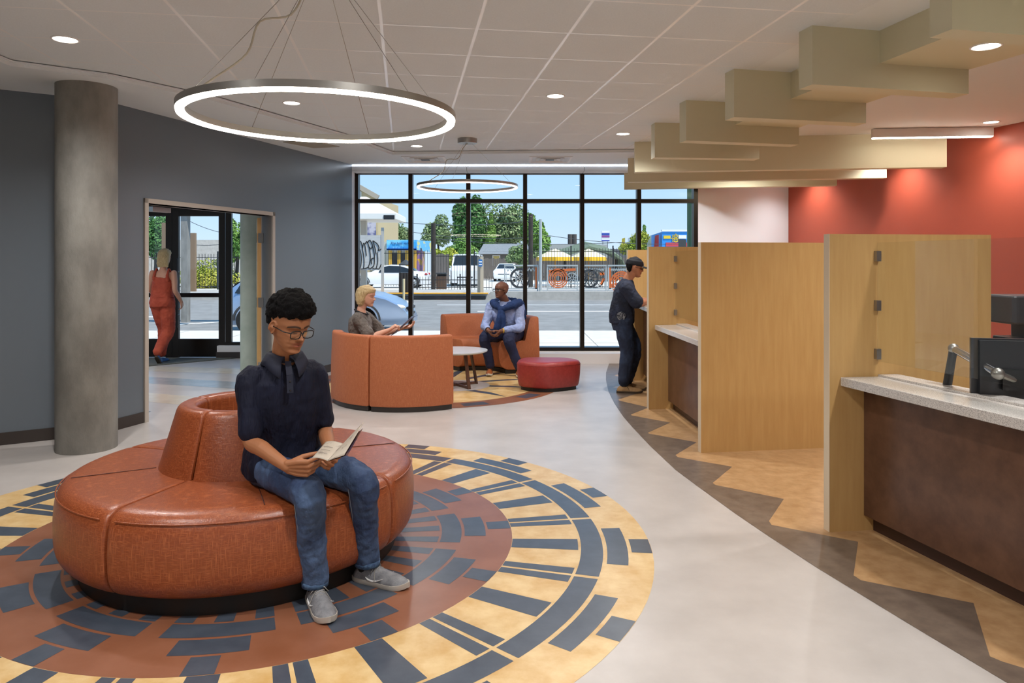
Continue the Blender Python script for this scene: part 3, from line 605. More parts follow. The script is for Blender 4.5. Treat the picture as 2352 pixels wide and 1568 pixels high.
# back desk with printer and an all-in-one
t = empty('back_desk', (4.1, 5.2, 0), 'dark staff desk further back along the red wall', 'desk'); q = MB(); q.box((3.35, 4.9, .70), (4.7, 5.5, .735)); q.build('desk_top', DK, t); MB().box((3.4, 4.95, 0), (3.45, 5.45, .7)).build('leg', DK, t); MB().box((4.6, 4.95, 0), (4.65, 5.45, .7)).build('leg', DK, t)
pc = V((3.72, 5.15, 0)); t = empty('printer', (pc.x, pc.y, .735), 'dark grey desktop printer with a rounded scanner head', 'printer'); mPr = M('printer_grey', '#3a3a3e', .35)
def rbox(mb, lo, hi, r=.02, m=None):
    x0, y0, z0 = lo; x1, y1, z1_ = hi; pr = [(x0, y0), (x1, y0), (x1, y1), (x0, y1)]; pr = rounded([(a, b, r) for a, b in pr]); mb.prism(pr, z0, z1_, m)
q = MB(); rbox(q, (3.5, 5.0, .735), (4.0, 5.3, 1.02)); q.build('printer_body', mBlack, t, bevel=.01)
q = MB(); rbox(q, (3.44, 4.98, 1.12), (4.0, 5.28, 1.32), .04); q.box((3.6, 5.05, 1.0), (3.9, 5.25, 1.14)); q.build('scanner_head', mPr, t, bevel=.015)
q = MB(); q.box((3.53, 4.96, 1.17), (3.72, 4.985, 1.27)); q.build('output_slot', mBlack, t)
t = empty('desk_phone', (3.42, 5.3, .735), 'slim black terminal standing next to the printer', 'terminal'); q = MB(); q.box((3.36, 5.3, .735), (3.46, 5.36, 1.33)); q.build('terminal_body', mBlack, t, bevel=.006); q = MB(); q.box((3.375, 5.293, 1.15), (3.41, 5.30, 1.26)); q.build('terminal_screen', M('screen_glow', '#8fb8b0', .3), t)
# ---------------- outside ----------------
mAsph = M('asphalt', '#7d7b77', .9, '#8e8c88', scale=2, detail=12, bump=.1, bscale=60)
mWalk = M('sidewalk', '#c9c4bc', .85, '#d4cfc7', scale=3, detail=8)
mLine = M('road_paint', '#efeeea', .7); mYel = M('tactile_yellow', '#e2a32a', .7); mCurb = M('curb_concrete', '#a5a098', .85, '#b5b0a8', scale=4)
structure(MB().box((-60, 11.5, -.25), (60, 16.7, -.02)).build('sidewalk', mWalk))
q = MB()
for x in range(-12, 14): q.box((x*1.5+.1, 11.6, -.0201), (x*1.5+.115, 16.6, -.018))
q.box((-30, 14.1, -.0201), (30, 14.115, -.018)); structure(q.build('sidewalk_joint', M('joint_dark', '#8f8a82', .9)))
structure(MB().box((-90, 16.7, -.6), (90, 33.2, -.16)).build('road', mAsph))
q = MB(); q.box((-1.2, 25.2, -.16), (40, 25.42, -.156)); q.box((-3.0, 29.0, -.16), (40, 29.15, -.156)); q.box((-40, 22.6, -.16), (-11, 22.85, -.156))
q.poly([(-9.6, 19.5, -.155), (-6.2, 23.4, -.155), (-6.0, 23.4, -.155), (-9.3, 19.5, -.155)]); structure(q.build('road_marking', mLine))
structure(MB().box((-1.0, 33.2, -.16), (60, 38.5, .2)).box((-60, 33.2, -.16), (-1.0, 38.5, .1)).build('platform_curb', mCurb))
structure(MB().box((-60, 38.5, -.3), (60, 120, .02)).build('ground_beyond', mWalk))
q = MB(); q.box((-10.5, 33.12, .1), (-1.1, 33.75, .14)); tag(q.build('platform_edge_strip', mYel), 'orange-yellow warning strip along the tram platform edge', 'edge strip')
q = MB(); q.box((-9, 33.0, -.12), (-1.2, 33.19, .02)); tag(q.build('platform_shade', mBlack), 'black strip put in for the shade under the yellow platform edge', 'edge strip')  # black box stands in for the shadow below the platform edge
mPostG = M('post_grey', '#b9b5ae', .5, metal=.2); mIron = M('iron_black', '#1b1d1f', .5)
# parked silver car
def car(name, label, loc, rz, L, W_, prof, belt, mat, group=None, glassz=None, wheels=(.17, .80), lamps=True, wr=.33, cat='car', taper=.30):
    """body: side outline prof [(x,z)] from tail to nose over the roof, tapered in width above the belt line"""
    t = empty(name, loc, label, cat, rz=rz, group=group); q = MB(); prof = [(a*L, b) for a, b in prof]; n_ = len(prof)
    def hw(z, x): 
        e_ = min(x, L-x)/L; k_ = (1-.16*max(0, 1-e_/.12)**2)
        return W_/2*k_*(1 if z < belt else 1-taper*min(1, (z-belt)/.6))
    for s_ in (-1, 1): pass
    rings = []
    zb = .22
    for x, z in prof:
        zt = max(z, zb+.02); rings.append([V((x, -hw(zb, x)*.94, zb)), V((x, -hw(zb, x), min(zt, .45))), V((x, -hw(belt, x), min(zt, belt)*.98)), V((x, -hw(zt, x)*.97, zt*.99)), V((x, -hw(zt, x)*.7, zt)), V((x, 0, zt+.015)), V((x, hw(zt, x)*.7, zt)), V((x, hw(zt, x)*.97, zt*.99)), V((x, hw(belt, x), min(zt, belt)*.98)), V((x, hw(zb, x), min(zt, .45))), V((x, hw(zb, x)*.94, zb))])
    q.loft(rings); q.build('car_body', mat, t, local=True, auto=35)
    gm = M('car_glass', '#23282c', .08); g2 = MB()
    cab = [(x, z) for x, z in prof if z > belt+.12]
    if len(cab) > 1:
        for s_ in (-1, 1):
            up_ = [V((x, s_*(hw(z-.07, x)*.985+.012), z-.07)) for x, z in cab]; dn_ = [V((x+(.12 if i == len(cab)-1 else (-.12 if i == 0 else 0)), s_*(hw(belt, x)+.008), belt+.03)) for i, (x, z) in enumerate(cab)]
            g2.poly(up_+dn_[::-1])
        i0, i1 = prof.index(cab[0]), prof.index(cab[-1])
        for (xa_, za_), (xn_, zn_) in ((cab[0], prof[max(i0-1, 0)]), (cab[-1], prof[i1+1])):
            xb_, zb_ = xa_+(xn_-xa_)*.9, za_+(zn_-za_)*.9; nv = V((abs(za_-zb_), 0, abs(xb_-xa_))).normalized()*.03; nv.x *= (1 if xb_ > xa_ else -1)
            g2.poly([V((xa_, -hw(za_, xa_)*.8, za_))+nv, V((xa_, hw(za_, xa_)*.8, za_))+nv, V((xb_, hw(zb_, xb_)*.86, zb_))+nv, V((xb_, -hw(zb_, xb_)*.86, zb_))+nv])
        g2.v = [p+V((.0, 0, .012)) for p in g2.v]; g2.build('car_windows', gm, t, local=True)
    for f_ in wheels:
        for s_ in (-1, 1):
            c_ = V((f_*L, s_*(W_/2-.10), wr)); Mx = Matrix.Translation(c_) @ Matrix.Rotation(PI/2, 4, 'X')
            q = MB(); q.lathe([(wr*.62, -.1), (wr*.97, -.1), (wr, -.07), (wr, .07), (wr*.97, .1), (wr*.62, .1)], n=32, solid=True); q.v = [Mx @ p for p in q.v]; w_ = q.build('wheel', M('tyre', '#1c1c1c', .8), t, local=True, auto=40)
            q = MB(); q.lathe([(.001, -.05), (wr*.62, -.05), (wr*.62, .05), (.001, .05)], n=32)
            rim = MB()
            for k_ in range(5):
                a = 2*PI*k_/5; rim.beam((0, 0, -s_*.1), (wr*.58*cos(a), wr*.58*sin(a), -s_*.1), .05, .03)
            rim.lathe([(wr*.56, .08), (wr*.64, .08), (wr*.64, .11), (wr*.56, .11)] if s_ < 0 else [(wr*.56, -.11), (wr*.64, -.11), (wr*.64, -.08), (wr*.56, -.08)], n=32, solid=True)
            rim.v = [Mx @ p for p in rim.v]; q.v = [Mx @ p for p in q.v]; q.build('rim_back', mBlack, w_, local=True); rim.build('rim', mSteel, w_, local=True)
            q = MB(); q.lathe([(wr+.03, -.06), (wr+.075, -.06), (wr+.075, .06), (wr+.03, .06)], n=20, a0=0, a1=PI, solid=True); q.v = [Matrix.Translation(c_+V((0, s_*.055, 0))) @ Matrix.Rotation(PI/2, 4, 'X') @ p for p in q.v]; q.build('wheel_arch', M('arch', '#3a3a3c', .7), t, local=True)
    if lamps:
        for s_ in (-1, 1):
            q = MB(); q.ball((L-.36, s_*W_*.425, .64), (.27, .09, .07), 8); q.build('headlight', M('headlamp', '#e8e2d2', .1, spec=.8), t, local=True, smooth=True)
            q = MB(); q.ball((.10, s_*W_*.38, .82), (.12, .16, .07), 8); q.build('tail_light', M('tail_red', '#a02020', .2), t, local=True, smooth=True)
        q = MB(); q.box((L-.14, -W_*.26, .34), (L-.03, W_*.26, .47)); q.box((L-.12, -W_*.25, .56), (L-.02, W_*.25, .62)); q.build('grille', mBlack, t, local=True)
    return t
mSilver = M('car_silver', '#9fb0c8', .22, metal=.55, spec=.7); mWhiteCar = M('car_white', '#e6e8ea', .25, spec=.6)
hatch = [(0, .5), (.01, .85), (.04, 1.0), (.12, 1.28), (.22, 1.44), (.36, 1.5), (.50, 1.48), (.58, 1.38), (.66, 1.12), (.72, 1.0), (.80, .95), (.88, .84), (.94, .70), (.98, .55), (1, .34)]
sedan = [(0, .5), (.01, .85), (.05, .98), (.15, 1.02), (.24, 1.26), (.34, 1.40), (.48, 1.42), (.58, 1.33), (.70, .98), (.82, .92), (.93, .8), (.99, .6), (1, .35)]
vanp = [(0, .5), (.01, 1.2), (.03, 1.9), (.2, 2.05), (.6, 2.05), (.7, 1.95), (.80, 1.25), (.9, 1.12), (.98, 1.0), (1, .4)]
car('silver_car', 'silver-blue hatchback parked at the curb right outside the windows', (-7.0, 18.1, -.16), 0, 4.55, 1.78, hatch, .93, mSilver, wheels=(.17, .765))
car('white_car', 'white sedan parked side-on behind the graffiti panel', (-5.0, 43.6, .02), PI, 4.7, 1.8, [(x, z*.97) for x, z in sedan], .88, mWhiteCar)
car('white_van', 'white high-roofed van facing the street behind the iron fence', (-2.95, 50.5, .02), -PI/2, 5.0, 1.95, vanp, 1.15, mWhiteCar, wr=.36, cat='van', taper=.10)
car('white_pickup', 'small white car parked far back against the wooden fence', (-.2, 62, .02), -PI/2-.1, 4.6, 1.8, sedan, .9, mWhiteCar)
# platform railing with wheel artwork
mOrM = M('orange_metal', '#d2662a', .5); mDk = M('dark_metal', '#3c4043', .5); mLt = M('light_metal', '#b7bbb9', .4, metal=.3)
def wheelart(mb, c, r, m, spokes=8, w_=.035, rings=(1.0,), hub=.2):
    for k_ in rings: mb.add(*[[], []]); 
    for k_ in rings:
        P = [c+V((r*k_*cos(2*PI*j/28), 0, r*k_*sin(2*PI*j/28))) for j in range(29)]
        for a, b in zip(P[:-1], P[1:]): mb.beam(a, b, .03, w_*1.3, m=m)
    for j in range(spokes): a = 2*PI*j/spokes+.2; mb.beam(c+V((hub*r*cos(a), 0, hub*r*sin(a))), c+V((r*cos(a), 0, r*sin(a))), .02, w_, m=m)
RY = 34.0; rx = lambda px: (px-1176)*RY/FPX
secs = [(1158, 1236, 'w', 'railing panel with a big dark cartwheel, at the platform end'), (1256, 1327, 'o', 'railing panel with concentric orange rings'), (1333, 1393, 'd', 'railing panel with a pair of dark overlapping wheels and orange bars'), (1396, 1450, 'p', 'railing panel with orange arches, partly hidden by the standing man'), (1452, 1560, 'w', 'railing panel with a cartwheel behind the maple divider')]
for a_, b_2, kd, lb in secs:
    x0, x1 = rx(a_), rx(b_2); t = empty('railing_panel', ((x0+x1)/2, RY, .2), lb, 'railing', group='artwork railing on the platform'); q = MB()
    for x in (x0, x1-.05): q.box((x, RY-.03, .2), (x+.06, RY+.03, 1.38))
    q.box((x0, RY-.05, 1.36), (x1+.01, RY+.05, 1.43)); q.box((x0, RY-.02, .30), (x1, RY+.02, .34)); q.build('rail_frame', mLt, t)
    q = MB(); cx = (x0+x1)/2; c_ = V((cx, RY, .80))
    for j in range(9):      # pale triangle lattice along the top
        xa_ = x0+.1+(x1-x0-.2)*j/9; xb_ = x0+.1+(x1-x0-.2)*(j+1)/9; q.beam((xa_, RY, 1.3), ((xa_+xb_)/2, RY, 1.12), .015, .035, m=2); q.beam(((xa_+xb_)/2, RY, 1.12), (xb_, RY, 1.3), .015, .035, m=2)
    for j in range(7):
        xa_ = x0+(x1-x0)*(j+.5)/7; q.beam((xa_, RY+.02, .34), (xa_, RY+.02, 1.1), .02, .03, m=0 if j % 2 else 2)
    if kd == 'w': wheelart(q, c_+V((-.05, 0, 0)), .46, 0, 9, .05, (1, .9)); wheelart(q, c_+V((-.05, 0, 0)), .22, 2, 6, .03, (1,)); q.box((x1-.14, RY-.02, .3), (x1-.05, RY+.02, 1.3), 1)
    if kd == 'o': wheelart(q, c_+V((-.2, 0, 0)), .44, 1, 0, .04, (1, .8, .58, .36)); q.beam((x0+.1, RY, 1.12), (x1-.1, RY, 1.22), .03, .12, m=1); wheelart(q, c_+V((.45, 0, 0)), .25, 2, 8, .03, (1,))
    if kd == 'd': wheelart(q, c_+V((-.2, 0, -.02)), .42, 0, 10, .04, (1, .88)); wheelart(q, c_+V((.08, 0, -.02)), .42, 0, 10, .03, (1,)); q.beam((cx+.3, RY, 1.0), (x1-.1, RY, 1.0), .03, .12, m=1); q.beam((cx+.35, RY, .5), (x1-.1, RY, .8), .03, .12, m=1)
    if kd == 'p': q.box((x0+.05, RY-.02, .3), (x0+.14, RY+.02, 1.3), 1); wheelart(q, c_+V((.1, 0, -.2)), .5, 1, 6, .05, (1, .8, .6))
    q.build('wheel_artwork', [mDk, mOrM, mLt], t)
def post(name, px, Y, z0, z1_, r, mat, label, cat='pole', n=12, grp=None):
    x = (px-1176)*Y/FPX; q = MB(); q.lathe([(.001, z0), (r, z0), (r, z1_), (.001, z1_)], (x, Y, 0), n); return tag(q.build(name, mat, auto=40), label, cat, grp)
post('light_pole', 1241.5, 33.8, .2, 3.55, .07, mLt, 'pale metal pole rising out of the artwork railing')
mPole = M('creosote', '#2a2522', .9, '#3a342f', scale=5)
post('utility_pole', 995.5, 41, .02, 3.75, .13, mPole, 'short dark wooden utility pole before the bushes')
post('utility_pole', 1219, 46, .02, 4.6, .14, mPole, 'dark wooden utility pole by the parked small white car')
post('pylon', 1103.5, 34.5, .1, 1.82, .15, M('pylon_tan', '#a59a88', .6), 'tan ticket pylon with a blue notice on the platform', 'pylon', 4)
b_ = at(1103.5, 609, 34.3); q = MB(); q.box((b_.x-.09, 34.33, 1.35), (b_.x+.09, 34.35, 1.68)); q.box((b_.x-.07, 34.32, 1.42), (b_.x+.07, 34.335, 1.46), 1); q.box((b_.x-.07, 34.32, 1.54), (b_.x+.07, 34.335, 1.60), 1); tag(q.build('notice', [M('notice_blue', '#2c6fb0', .5), mLine]), 'small blue notice fixed on the ticket pylon', 'notice')
post('delineator', 927.5, 27, -.16, .93, .045, M('reflector_tan', '#c9b890', .6), 'thin tan marker post standing in the street', 'marker post')
# trash receptacle on the platform
mDkW = M('dark_slats', '#2b2724', .6)
t = empty('litter_bin', (-5.0, 34.2, .1), 'tall dark slatted litter bin with a peaked hood on the platform', 'bin'); q = MB()
for k_ in range(12): a = 2*PI*k_/12; q.box((-5.0+.27*cos(a)-.055, 34.2+.27*sin(a)-.02, .12), (-5.0+.27*cos(a)+.055, 34.2+.27*sin(a)+.02, 1.05))
q.build('slats', mDkW, t); q = MB(); q.lathe([(.001, .1), (.25, .1), (.25, 1.05), (.001, 1.05)], (-5.0, 34.2, 0), 16); q.build('liner', mBlack, t)
q = MB(); q.lathe([(.34, 1.45), (.05, 1.66), (.001, 1.66)], (-5.0, 34.2, 0), 20); q.lathe([(.33, 1.40), (.34, 1.45), (.001, 1.46)], (-5.0, 34.2, 0), 20); q.build('hood', mDk, t)
for s_ in (-1, 1): q = MB(); q.box((-5.0+s_*.28-.02, 34.18, 1.0), (-5.0+s_*.28+.02, 34.22, 1.44)); q.build('hood_post', mDk, t)
t = empty('slatted_bin', (-4.0, 41.5, .02), 'low brown slatted bin beside the wooden utility pole', 'bin'); q = MB(); q.box((-4.3, 41.2, .02), (-3.75, 41.7, .75)); q.build('bin_body', M('slat_brown', '#57402f', .7), t); q = MB(); q.box((-4.33, 41.17, .88), (-3.72, 41.73, .95)); q.box((-4.3, 41.6, .75), (-3.75, 41.65, .9)); q.build('bin_lid', mDk, t)
# shelter: hipped roof, posts, frosted panel with graffiti
t = empty('platform_shelter', (-8.0, 35, .1), 'white hip-roofed tram shelter on pale posts', 'shelter'); q = MB(); zr = EYE+107*35/FPX
q.loft([[V((-11.8, 33.4, zr-.25)), V((-5.35, 33.4, zr-.25)), V((-5.35, 36.6, zr-.25)), V((-11.8, 36.6, zr-.25))], [V((-11.8, 33.4, zr)), V((-5.35, 33.4, zr)), V((-5.35, 36.6, zr)), V((-11.8, 36.6, zr))], [V((-10.2, 34.9, zr+.9)), V((-7.0, 34.9, zr+.9)), V((-7.0, 35.1, zr+.9)), V((-10.2, 35.1, zr+.9))]]); q.build('roof', M('shelter_white', '#e9e6df', .5), t)
for x in (-7.15, -10.6): q = MB(); q.box((x-.14, 34.9, .1), (x+.14, 35.2, zr-.2)); q.build('post', M('shelter_post', '#c4bfb5', .6), t)
q = MB(); q.box((-5.9, 33.36, zr-.28), (-5.4, 33.42, zr-.08)); q.build('sign_box', mBlack, t)
gp = empty('graffiti_panel', (-7.1, 33.6, .1), 'grey windbreak panel covered by black-outlined graffiti letters', 'panel'); q = MB(); zt = EYE+62*33.6/FPX; zb = EYE-18*33.6/FPX
q.box((-8.2, 33.57, zb), (-6.02, 33.63, zt)); q.build('panel_sheet', M('panel_grey', '#b4b2ae', .6, '#c6c5c2', scale=2, stretch=(1, 1, 12)), gp)
q = MB(); q.box((-6.05, 33.55, .1), (-5.93, 33.67, zt+.35)); q.box((-8.2, 33.55, .1), (-8.1, 33.67, zt)); q.build('panel_post', mPostG, gp)
q = MB(); ln = lambda pts, r_=.02: q.tube(spl([V((-7.22+x*1.17, 33.55, zb+z*(zt-zb))) for x, z in pts], [r_]*len(pts), 4)[0], r_, 6)
ln([(.02, .18), (.10, .0), (.20, .12), (.22, .4), (.15, .62), (.05, .66), (.0, .6)]); ln([(.02, .5), (.10, .5), (.11, .25)]); ln([(.05, .64), (.10, .78), (.20, .82), (.27, .6), (.33, .3), (.31, .06), (.2, .03)])
ln([(.27, .6), (.3, .76), (.36, .72), (.42, .42)]); ln([(.36, .74), (.44, .82), (.52, .68), (.58, .36), (.5, .1), (.32, .04)]); ln([(.46, .78), (.56, .86), (.66, .7), (.60, .62), (.54, .66)]); ln([(.66, .7), (.72, .5), (.74, .36), (.62, .32), (.63, .18)])
ln([(.68, .82), (.76, .64), (.80, .48)]); ln([(.68, .84), (.84, .76), (.92, .64), (.88, .56), (1.0, .6)]); ln([(.74, .36), (.72, .14), (.55, .04), (.5, .1)]); ln([(.85, .5), (.87, .25), (.8, .05), (.68, .05)]); ln([(.8, .05), (.92, .04), (1.0, .16)])
q.build('graffiti', M('spray_black', '#111111', .6), gp)
# iron fences: every bar belongs to its fence
def fence(px0, px1, Y, z0, z1_, label, step=.16, posts=2.4, Y2=None):
    Y2 = Y2 or Y; a = V(((px0-1176)*Y/FPX, Y, 0)); b = V(((px1-1176)*Y2/FPX, Y2, 0)); d = b-a; L = d.length; d.normalize(); t = empty('iron_fence', a.lerp(b, .5), label, 'fence'); q = MB(); n_ = int(L/step)
    for i in range(n_+1): p = a+d*(i*L/n_); q.beam(p+V((0, 0, z0)), p+V((0, 0, z1_)), .022, up=(0, 1, 0))
    for z_ in (z0+.12, z1_-.18): q.beam(a+V((0, 0, z_)), b+V((0, 0, z_)), .03, .04)
    q.build('bars', mIron, t)
    for i in range(int(L/posts)+1): q = MB(); p = a+d*(i*posts); q.beam(p+V((0, 0, z0-.05)), p+V((0, 0, z1_+.15)), .07, up=(0, 1, 0)); q.build('fence_post', mIron, t)
fence(880, 1000, 46, .02, 2.3, 'tall black iron fence before the blue-signed building')
fence(958, 1130, 40.5, .02, .75, 'low black iron fence along the parking lot before the van')
fence(1215, 1462, 41.5, .02, 2.35, 'tall black iron fence before the yellow umbrellas')
fence(1000, 1100, 44.6, .02, 2.1, 'black iron gate and fence in front of the white van')
fence(300, 560, 40, .1, 2.0, 'black iron fence seen through the entry doors')
# wooden fences
mPlank = M('weathered_planks', '#5c554f', .9, '#78706a', scale=3, stretch=(14, 1, .4))
for (p0, p1, Y, z0, z1_, lb) in ((1095, 1210, 66, .02, 1.85, 'grey plank fence below the small house'), (1210, 1480, 62, .02, 1.9, 'grey plank fence behind the yellow umbrellas'), (1000, 1032, 52, .02, 2.1, 'brown plank enclosure beside the van')):
    q = MB(); x0 = (p0-1176)*Y/FPX; x1 = (p1-1176)*Y/FPX; n_ = int((x1-x0)/.18)
    for i in range(n_): xx = x0+(x1-x0)*i/n_; q.box((xx, Y, z0), (xx+(x1-x0)/n_*.94, Y+.03, z1_+.04*((i*7) % 3)))
    tag(q.build('plank_fence', mPlank), lb, 'fence')
# blue-signed shop
t = empty('corner_shop', (-8.5, 58, 0), 'yellow-columned corner shop under a wavy blue sign', 'building'); Y = 58; sx_ = lambda px, Y=58: (px-1176)*Y/FPX
q = MB(); q.box((sx_(860), 58, 0), (sx_(955), 64, 3.2)); q.build('wall', M('shop_wall', '#b9b3a2', .7), t)
for px in (897, 917, 935, 953): q = MB(); q.box((sx_(px)-.12, 57.85, 0), (sx_(px)+.12, 58.1, 2.6)); q.build('column', M('shop_yellow', '#c99b32', .6), t)
for px in (906, 927): q = MB(); q.box((sx_(px)-.3, 57.95, .9), (sx_(px)+.3, 58.0, 2.3)); q.build('window', mBlack, t)
q = MB(); q.box((sx_(890), 57.6, EYE+28*58/FPX), (sx_(958), 57.9, EYE+51*58/FPX), 0); q.build('sign_board', M('sign_blue', '#2f9ad8', .5, '#79c6ee', scale=.8, stretch=(1, 1, 3), lo=.45, hi=.55), t)
q = MB(); za = EYE+28*58/FPX
for i in range(30): xx = sx_(890)+(sx_(958)-sx_(890))*i/30; q.poly([(xx, 57.58, za), (xx+.09, 57.58, za), (xx+.05, 57.58, za+.22+.05*(i % 3))])
q.box((sx_(890), 57.58, za-.02), (sx_(958), 57.6, za+.1)); q.build('sign_waves', M('sign_deepblue', '#1466c4', .5), t)
q = MB(); q.poly([(sx_(958), 57.7, za), (sx_(990), 60.5, za-.2), (sx_(990), 60.5, za+.75), (sx_(958), 57.7, za+.8)]); q.build('side_sign', M('sign_side', '#5fa9d8', .5, '#c8c27a', scale=1.2, lo=.5, hi=.56), t)
fc = bpy.data.curves.new('sign_text', 'FONT'); fc.body = 'The best variety'; fc.size = .27; fc.extrude = .01; fo = bpy.data.objects.new('tmp_text', fc); COL.objects.link(fo); tm = bpy.data.meshes.new_from_object(fo.evaluated_get(bpy.context.evaluated_depsgraph_get())); bpy.data.objects.remove(fo); fo = bpy.data.objects.new('sign_text', tm); COL.objects.link(fo); fo.parent = t; fo.location = (sx_(899)+8.5, -.45, za+.45); fo.rotation_euler = (PI/2, 0, 0); tm.materials.clear(); tm.materials.append(M('text_navy', '#16306a', .6))
q = MB(); q.box((sx_(955), 58.3, 0), (sx_(968), 60, 2.6)); q.build('mural_wall', M('mural_purple', '#8a6aa0', .7, '#c9a33c', scale=1.5, lo=.48, hi=.54), t)
# yellow building with murals
t = empty('mural_block', (-13, 62, 0), 'tan and yellow building with faded murals high on its wall', 'building'); Y = 62; s6 = lambda px: (px-1176)*62/FPX; z6 = lambda py: EYE-(py-602)*62/FPX
q = MB(); q.poly([(s6(760)-2, 62, 0), (s6(868), 62, 0), (s6(868), 62, z6(455)), (s6(822), 62, z6(428)), (s6(760)-2, 62, z6(418))]); q.prism([(s6(760)-2, 62.02), (s6(868), 62.02), (s6(868)+.5, 70), (s6(760)-2, 70)], 0, z6(456)); q.build('wall', M('wall_tan', '#bdac88', .8), t)
q = MB(); q.poly([(s6(838), 61.95, z6(545)), (s6(864), 61.95, z6(545)), (s6(864), 61.95, z6(465)), (s6(838), 61.95, z6(452))]); q.build('mural_panel', M('mural_violet', '#5d6087', .8, '#b9b4bd', scale=1.2, lo=.45, hi=.58), t)
q = MB(); q.poly([(s6(815), 61.95, z6(545)), (s6(831), 61.95, z6(545)), (s6(831), 61.95, z6(440)), (s6(815), 61.95, z6(432))]); q.build('mural_panel', M('mural_pale', '#b9c0b5', .8, '#d6cfa8', scale=1.5, lo=.45, hi=.55), t)
q = MB(); q.beam((s6(760)-2, 61.8, z6(418)), (s6(822), 61.8, z6(427)), .3, .4); q.beam((s6(822), 61.8, z6(427)), (s6(870), 61.8, z6(454)), .3, .4); q.build('parapet', M('parapet', '#a49a8a', .8), t)
# small house
t = empty('small_house', (0, 72, 0), 'small grey house with a grey shingle roof behind the plank fence', 'house'); s7 = lambda px: (px-1176)*72/FPX
q = MB(); q.box((s7(1108), 72, 0), (s7(1215), 78, 2.6)); q.build('wall', M('house_wall', '#6b6864', .8), t)
q = MB(); q.loft([[V((s7(1098), 71.2, 2.35)), V((s7(1222), 71.2, 2.35)), V((s7(1222), 79, 2.35)), V((s7(1098), 79, 2.35))], [V((s7(1108), 75, 3.45)), V((s7(1212), 75, 3.45)), V((s7(1212), 75.2, 3.45)), V((s7(1108), 75.2, 3.45))]]); q.build('roof', M('shingles', '#75797c', .9, '#898d90', scale=8), t)
q = MB(); q.box((s7(1133), 71.93, 1.3), (s7(1147), 71.98, 2.15)); q.build('window', M('win_warm', '#c9b36a', .4), t); q = MB(); q.box((s7(1131), 71.95, 1.2), (s7(1149), 72.0, 2.25)); q.build('window_trim', mWhite, t)
# grey flat building, stacks, thatched canopy
t = empty('flat_building', (10, 90, 0), 'long pale flat-roofed building with two dark chimney stacks', 'building'); s9 = lambda px: (px-1176)*90/FPX; z9 = lambda py: EYE-(py-602)*90/FPX
q = MB(); q.box((s9(1262), 90, 0), (s9(1395), 98, z9(561))); q.build('wall', M('flat_grey', '#9d9f9c', .9), t); q = MB(); q.box((s9(1390), 92, 0), (s9(1560), 98, z9(571))); q.build('wing', M('flat_dark', '#5c5f62', .9), t)
for px in (1311, 1321): q = MB(); q.lathe([(.001, z9(562)), (.3, z9(562)), (.3, z9(537)), (.001, z9(537))], (s9(px), 91, 0), 12); q.build('chimney', M('stack', '#4d4744', .8), t)
t = empty('patio_canopy', (9, 58, 0), 'low dark green shingled patio canopy behind the umbrellas', 'canopy'); q = MB(); s5 = lambda px: (px-1176)*58/FPX; z5 = lambda py: EYE-(py-602)*58/FPX
q.loft([[V((s5(px), 57, z5(py))), V((s5(px), 57, z5(py)-.18)), V((s5(px), 61, z5(py)-.1)), V((s5(px), 61, z5(py)+.5))] for px, py in ((1262, 592), (1300, 583), (1352, 566), (1400, 578), (1425, 592), (1432, 610))]); q.build('roof', M('canopy_green', '#5d6a52', .9, '#75806a', scale=4), t)
for px in (1300, 1420): q = MB(); q.box((s5(px)-.1, 59, 0), (s5(px)+.1, 59.2, z5(595))); q.build('post', mPole, t)
# umbrellas
for px, lb in ((1275, 'white and yellow market umbrella beside the pale pole'), (1352, 'white and yellow market umbrella seen behind the window mullion')):
    Y = 48 if px < 1300 else 50.6; x = (px-1176)*Y/FPX; zz_ = lambda py: EYE-(py-602)*Y/FPX; t = empty('market_umbrella', (x, Y, 0), lb, 'umbrella', group='yellow market umbrellas'); q = MB(); N = 8
    q.lathe([(1.22, zz_(590)), (.45, zz_(577)), (.40, zz_(577))], (x, Y, 0), N, cap=False); q.lathe([(.48, zz_(577.5)), (.001, zz_(571))], (x, Y, 0), N, cap=False); q.build('canopy', M('canvas_white', '#f1e2b8', .7), t)
    q = MB(); q.lathe([(1.22, zz_(590)), (1.24, zz_(598.5))], (x, Y, 0), N, cap=False); q.build('valance', M('canvas_yellow', '#e8b010', .7), t)
    q = MB(); q.tube([(x, Y, .02), (x, Y, zz_(574))], .035, 8); q.build('pole', M('pole_wood', '#a8781e', .6), t)
# sign tower and mural shop
t = empty('sign_tower', (14, 110, 0), 'small square pylon sign with blue and purple bands on thin legs', 'sign'); s1_ = lambda px: (px-1176)*110/FPX; z1_ = lambda py: EYE-(py-602)*110/FPX
q = MB(); q.box((s1_(1382), 110, z1_(554)), (s1_(1400), 111, z1_(530)), 0); 
for a_, b_2, m_2 in ((540, 535, 1), (545, 541, 2), (554, 551, 1)): q.box((s1_(1382), 109.95, z1_(a_)), (s1_(1400), 110, z1_(b_2)), m_2)
q.build('sign_face', [mWhite, M('band_blue', '#2b47a0', .6), M('band_purple', '#8a3f86', .6)], t); q = MB(); q.box((s1_(1385), 110.4, 0), (s1_(1386), 110.5, z1_(554))); q.box((s1_(1396), 110.4, 0), (s1_(1397), 110.5, z1_(554))); q.build('sign_leg', mDk, t)
t = empty('mural_shop', (15, 64, 0), 'flat-roofed shop painted bright blue with a yellow ship wheel and red band', 'building'); s8 = lambda px, Y=64: (px-1176)*Y/FPX; z8 = lambda py, Y=64: EYE-(py-602)*Y/FPX
q = MB(); q.prism([(s8(1521), 64), (s8(1630), 64), (s8(1630), 76), (s8(1492, 74), 74)], 0, z8(532)); q.build('wall', M('mural_blue', '#2a8ad8', .6), t)
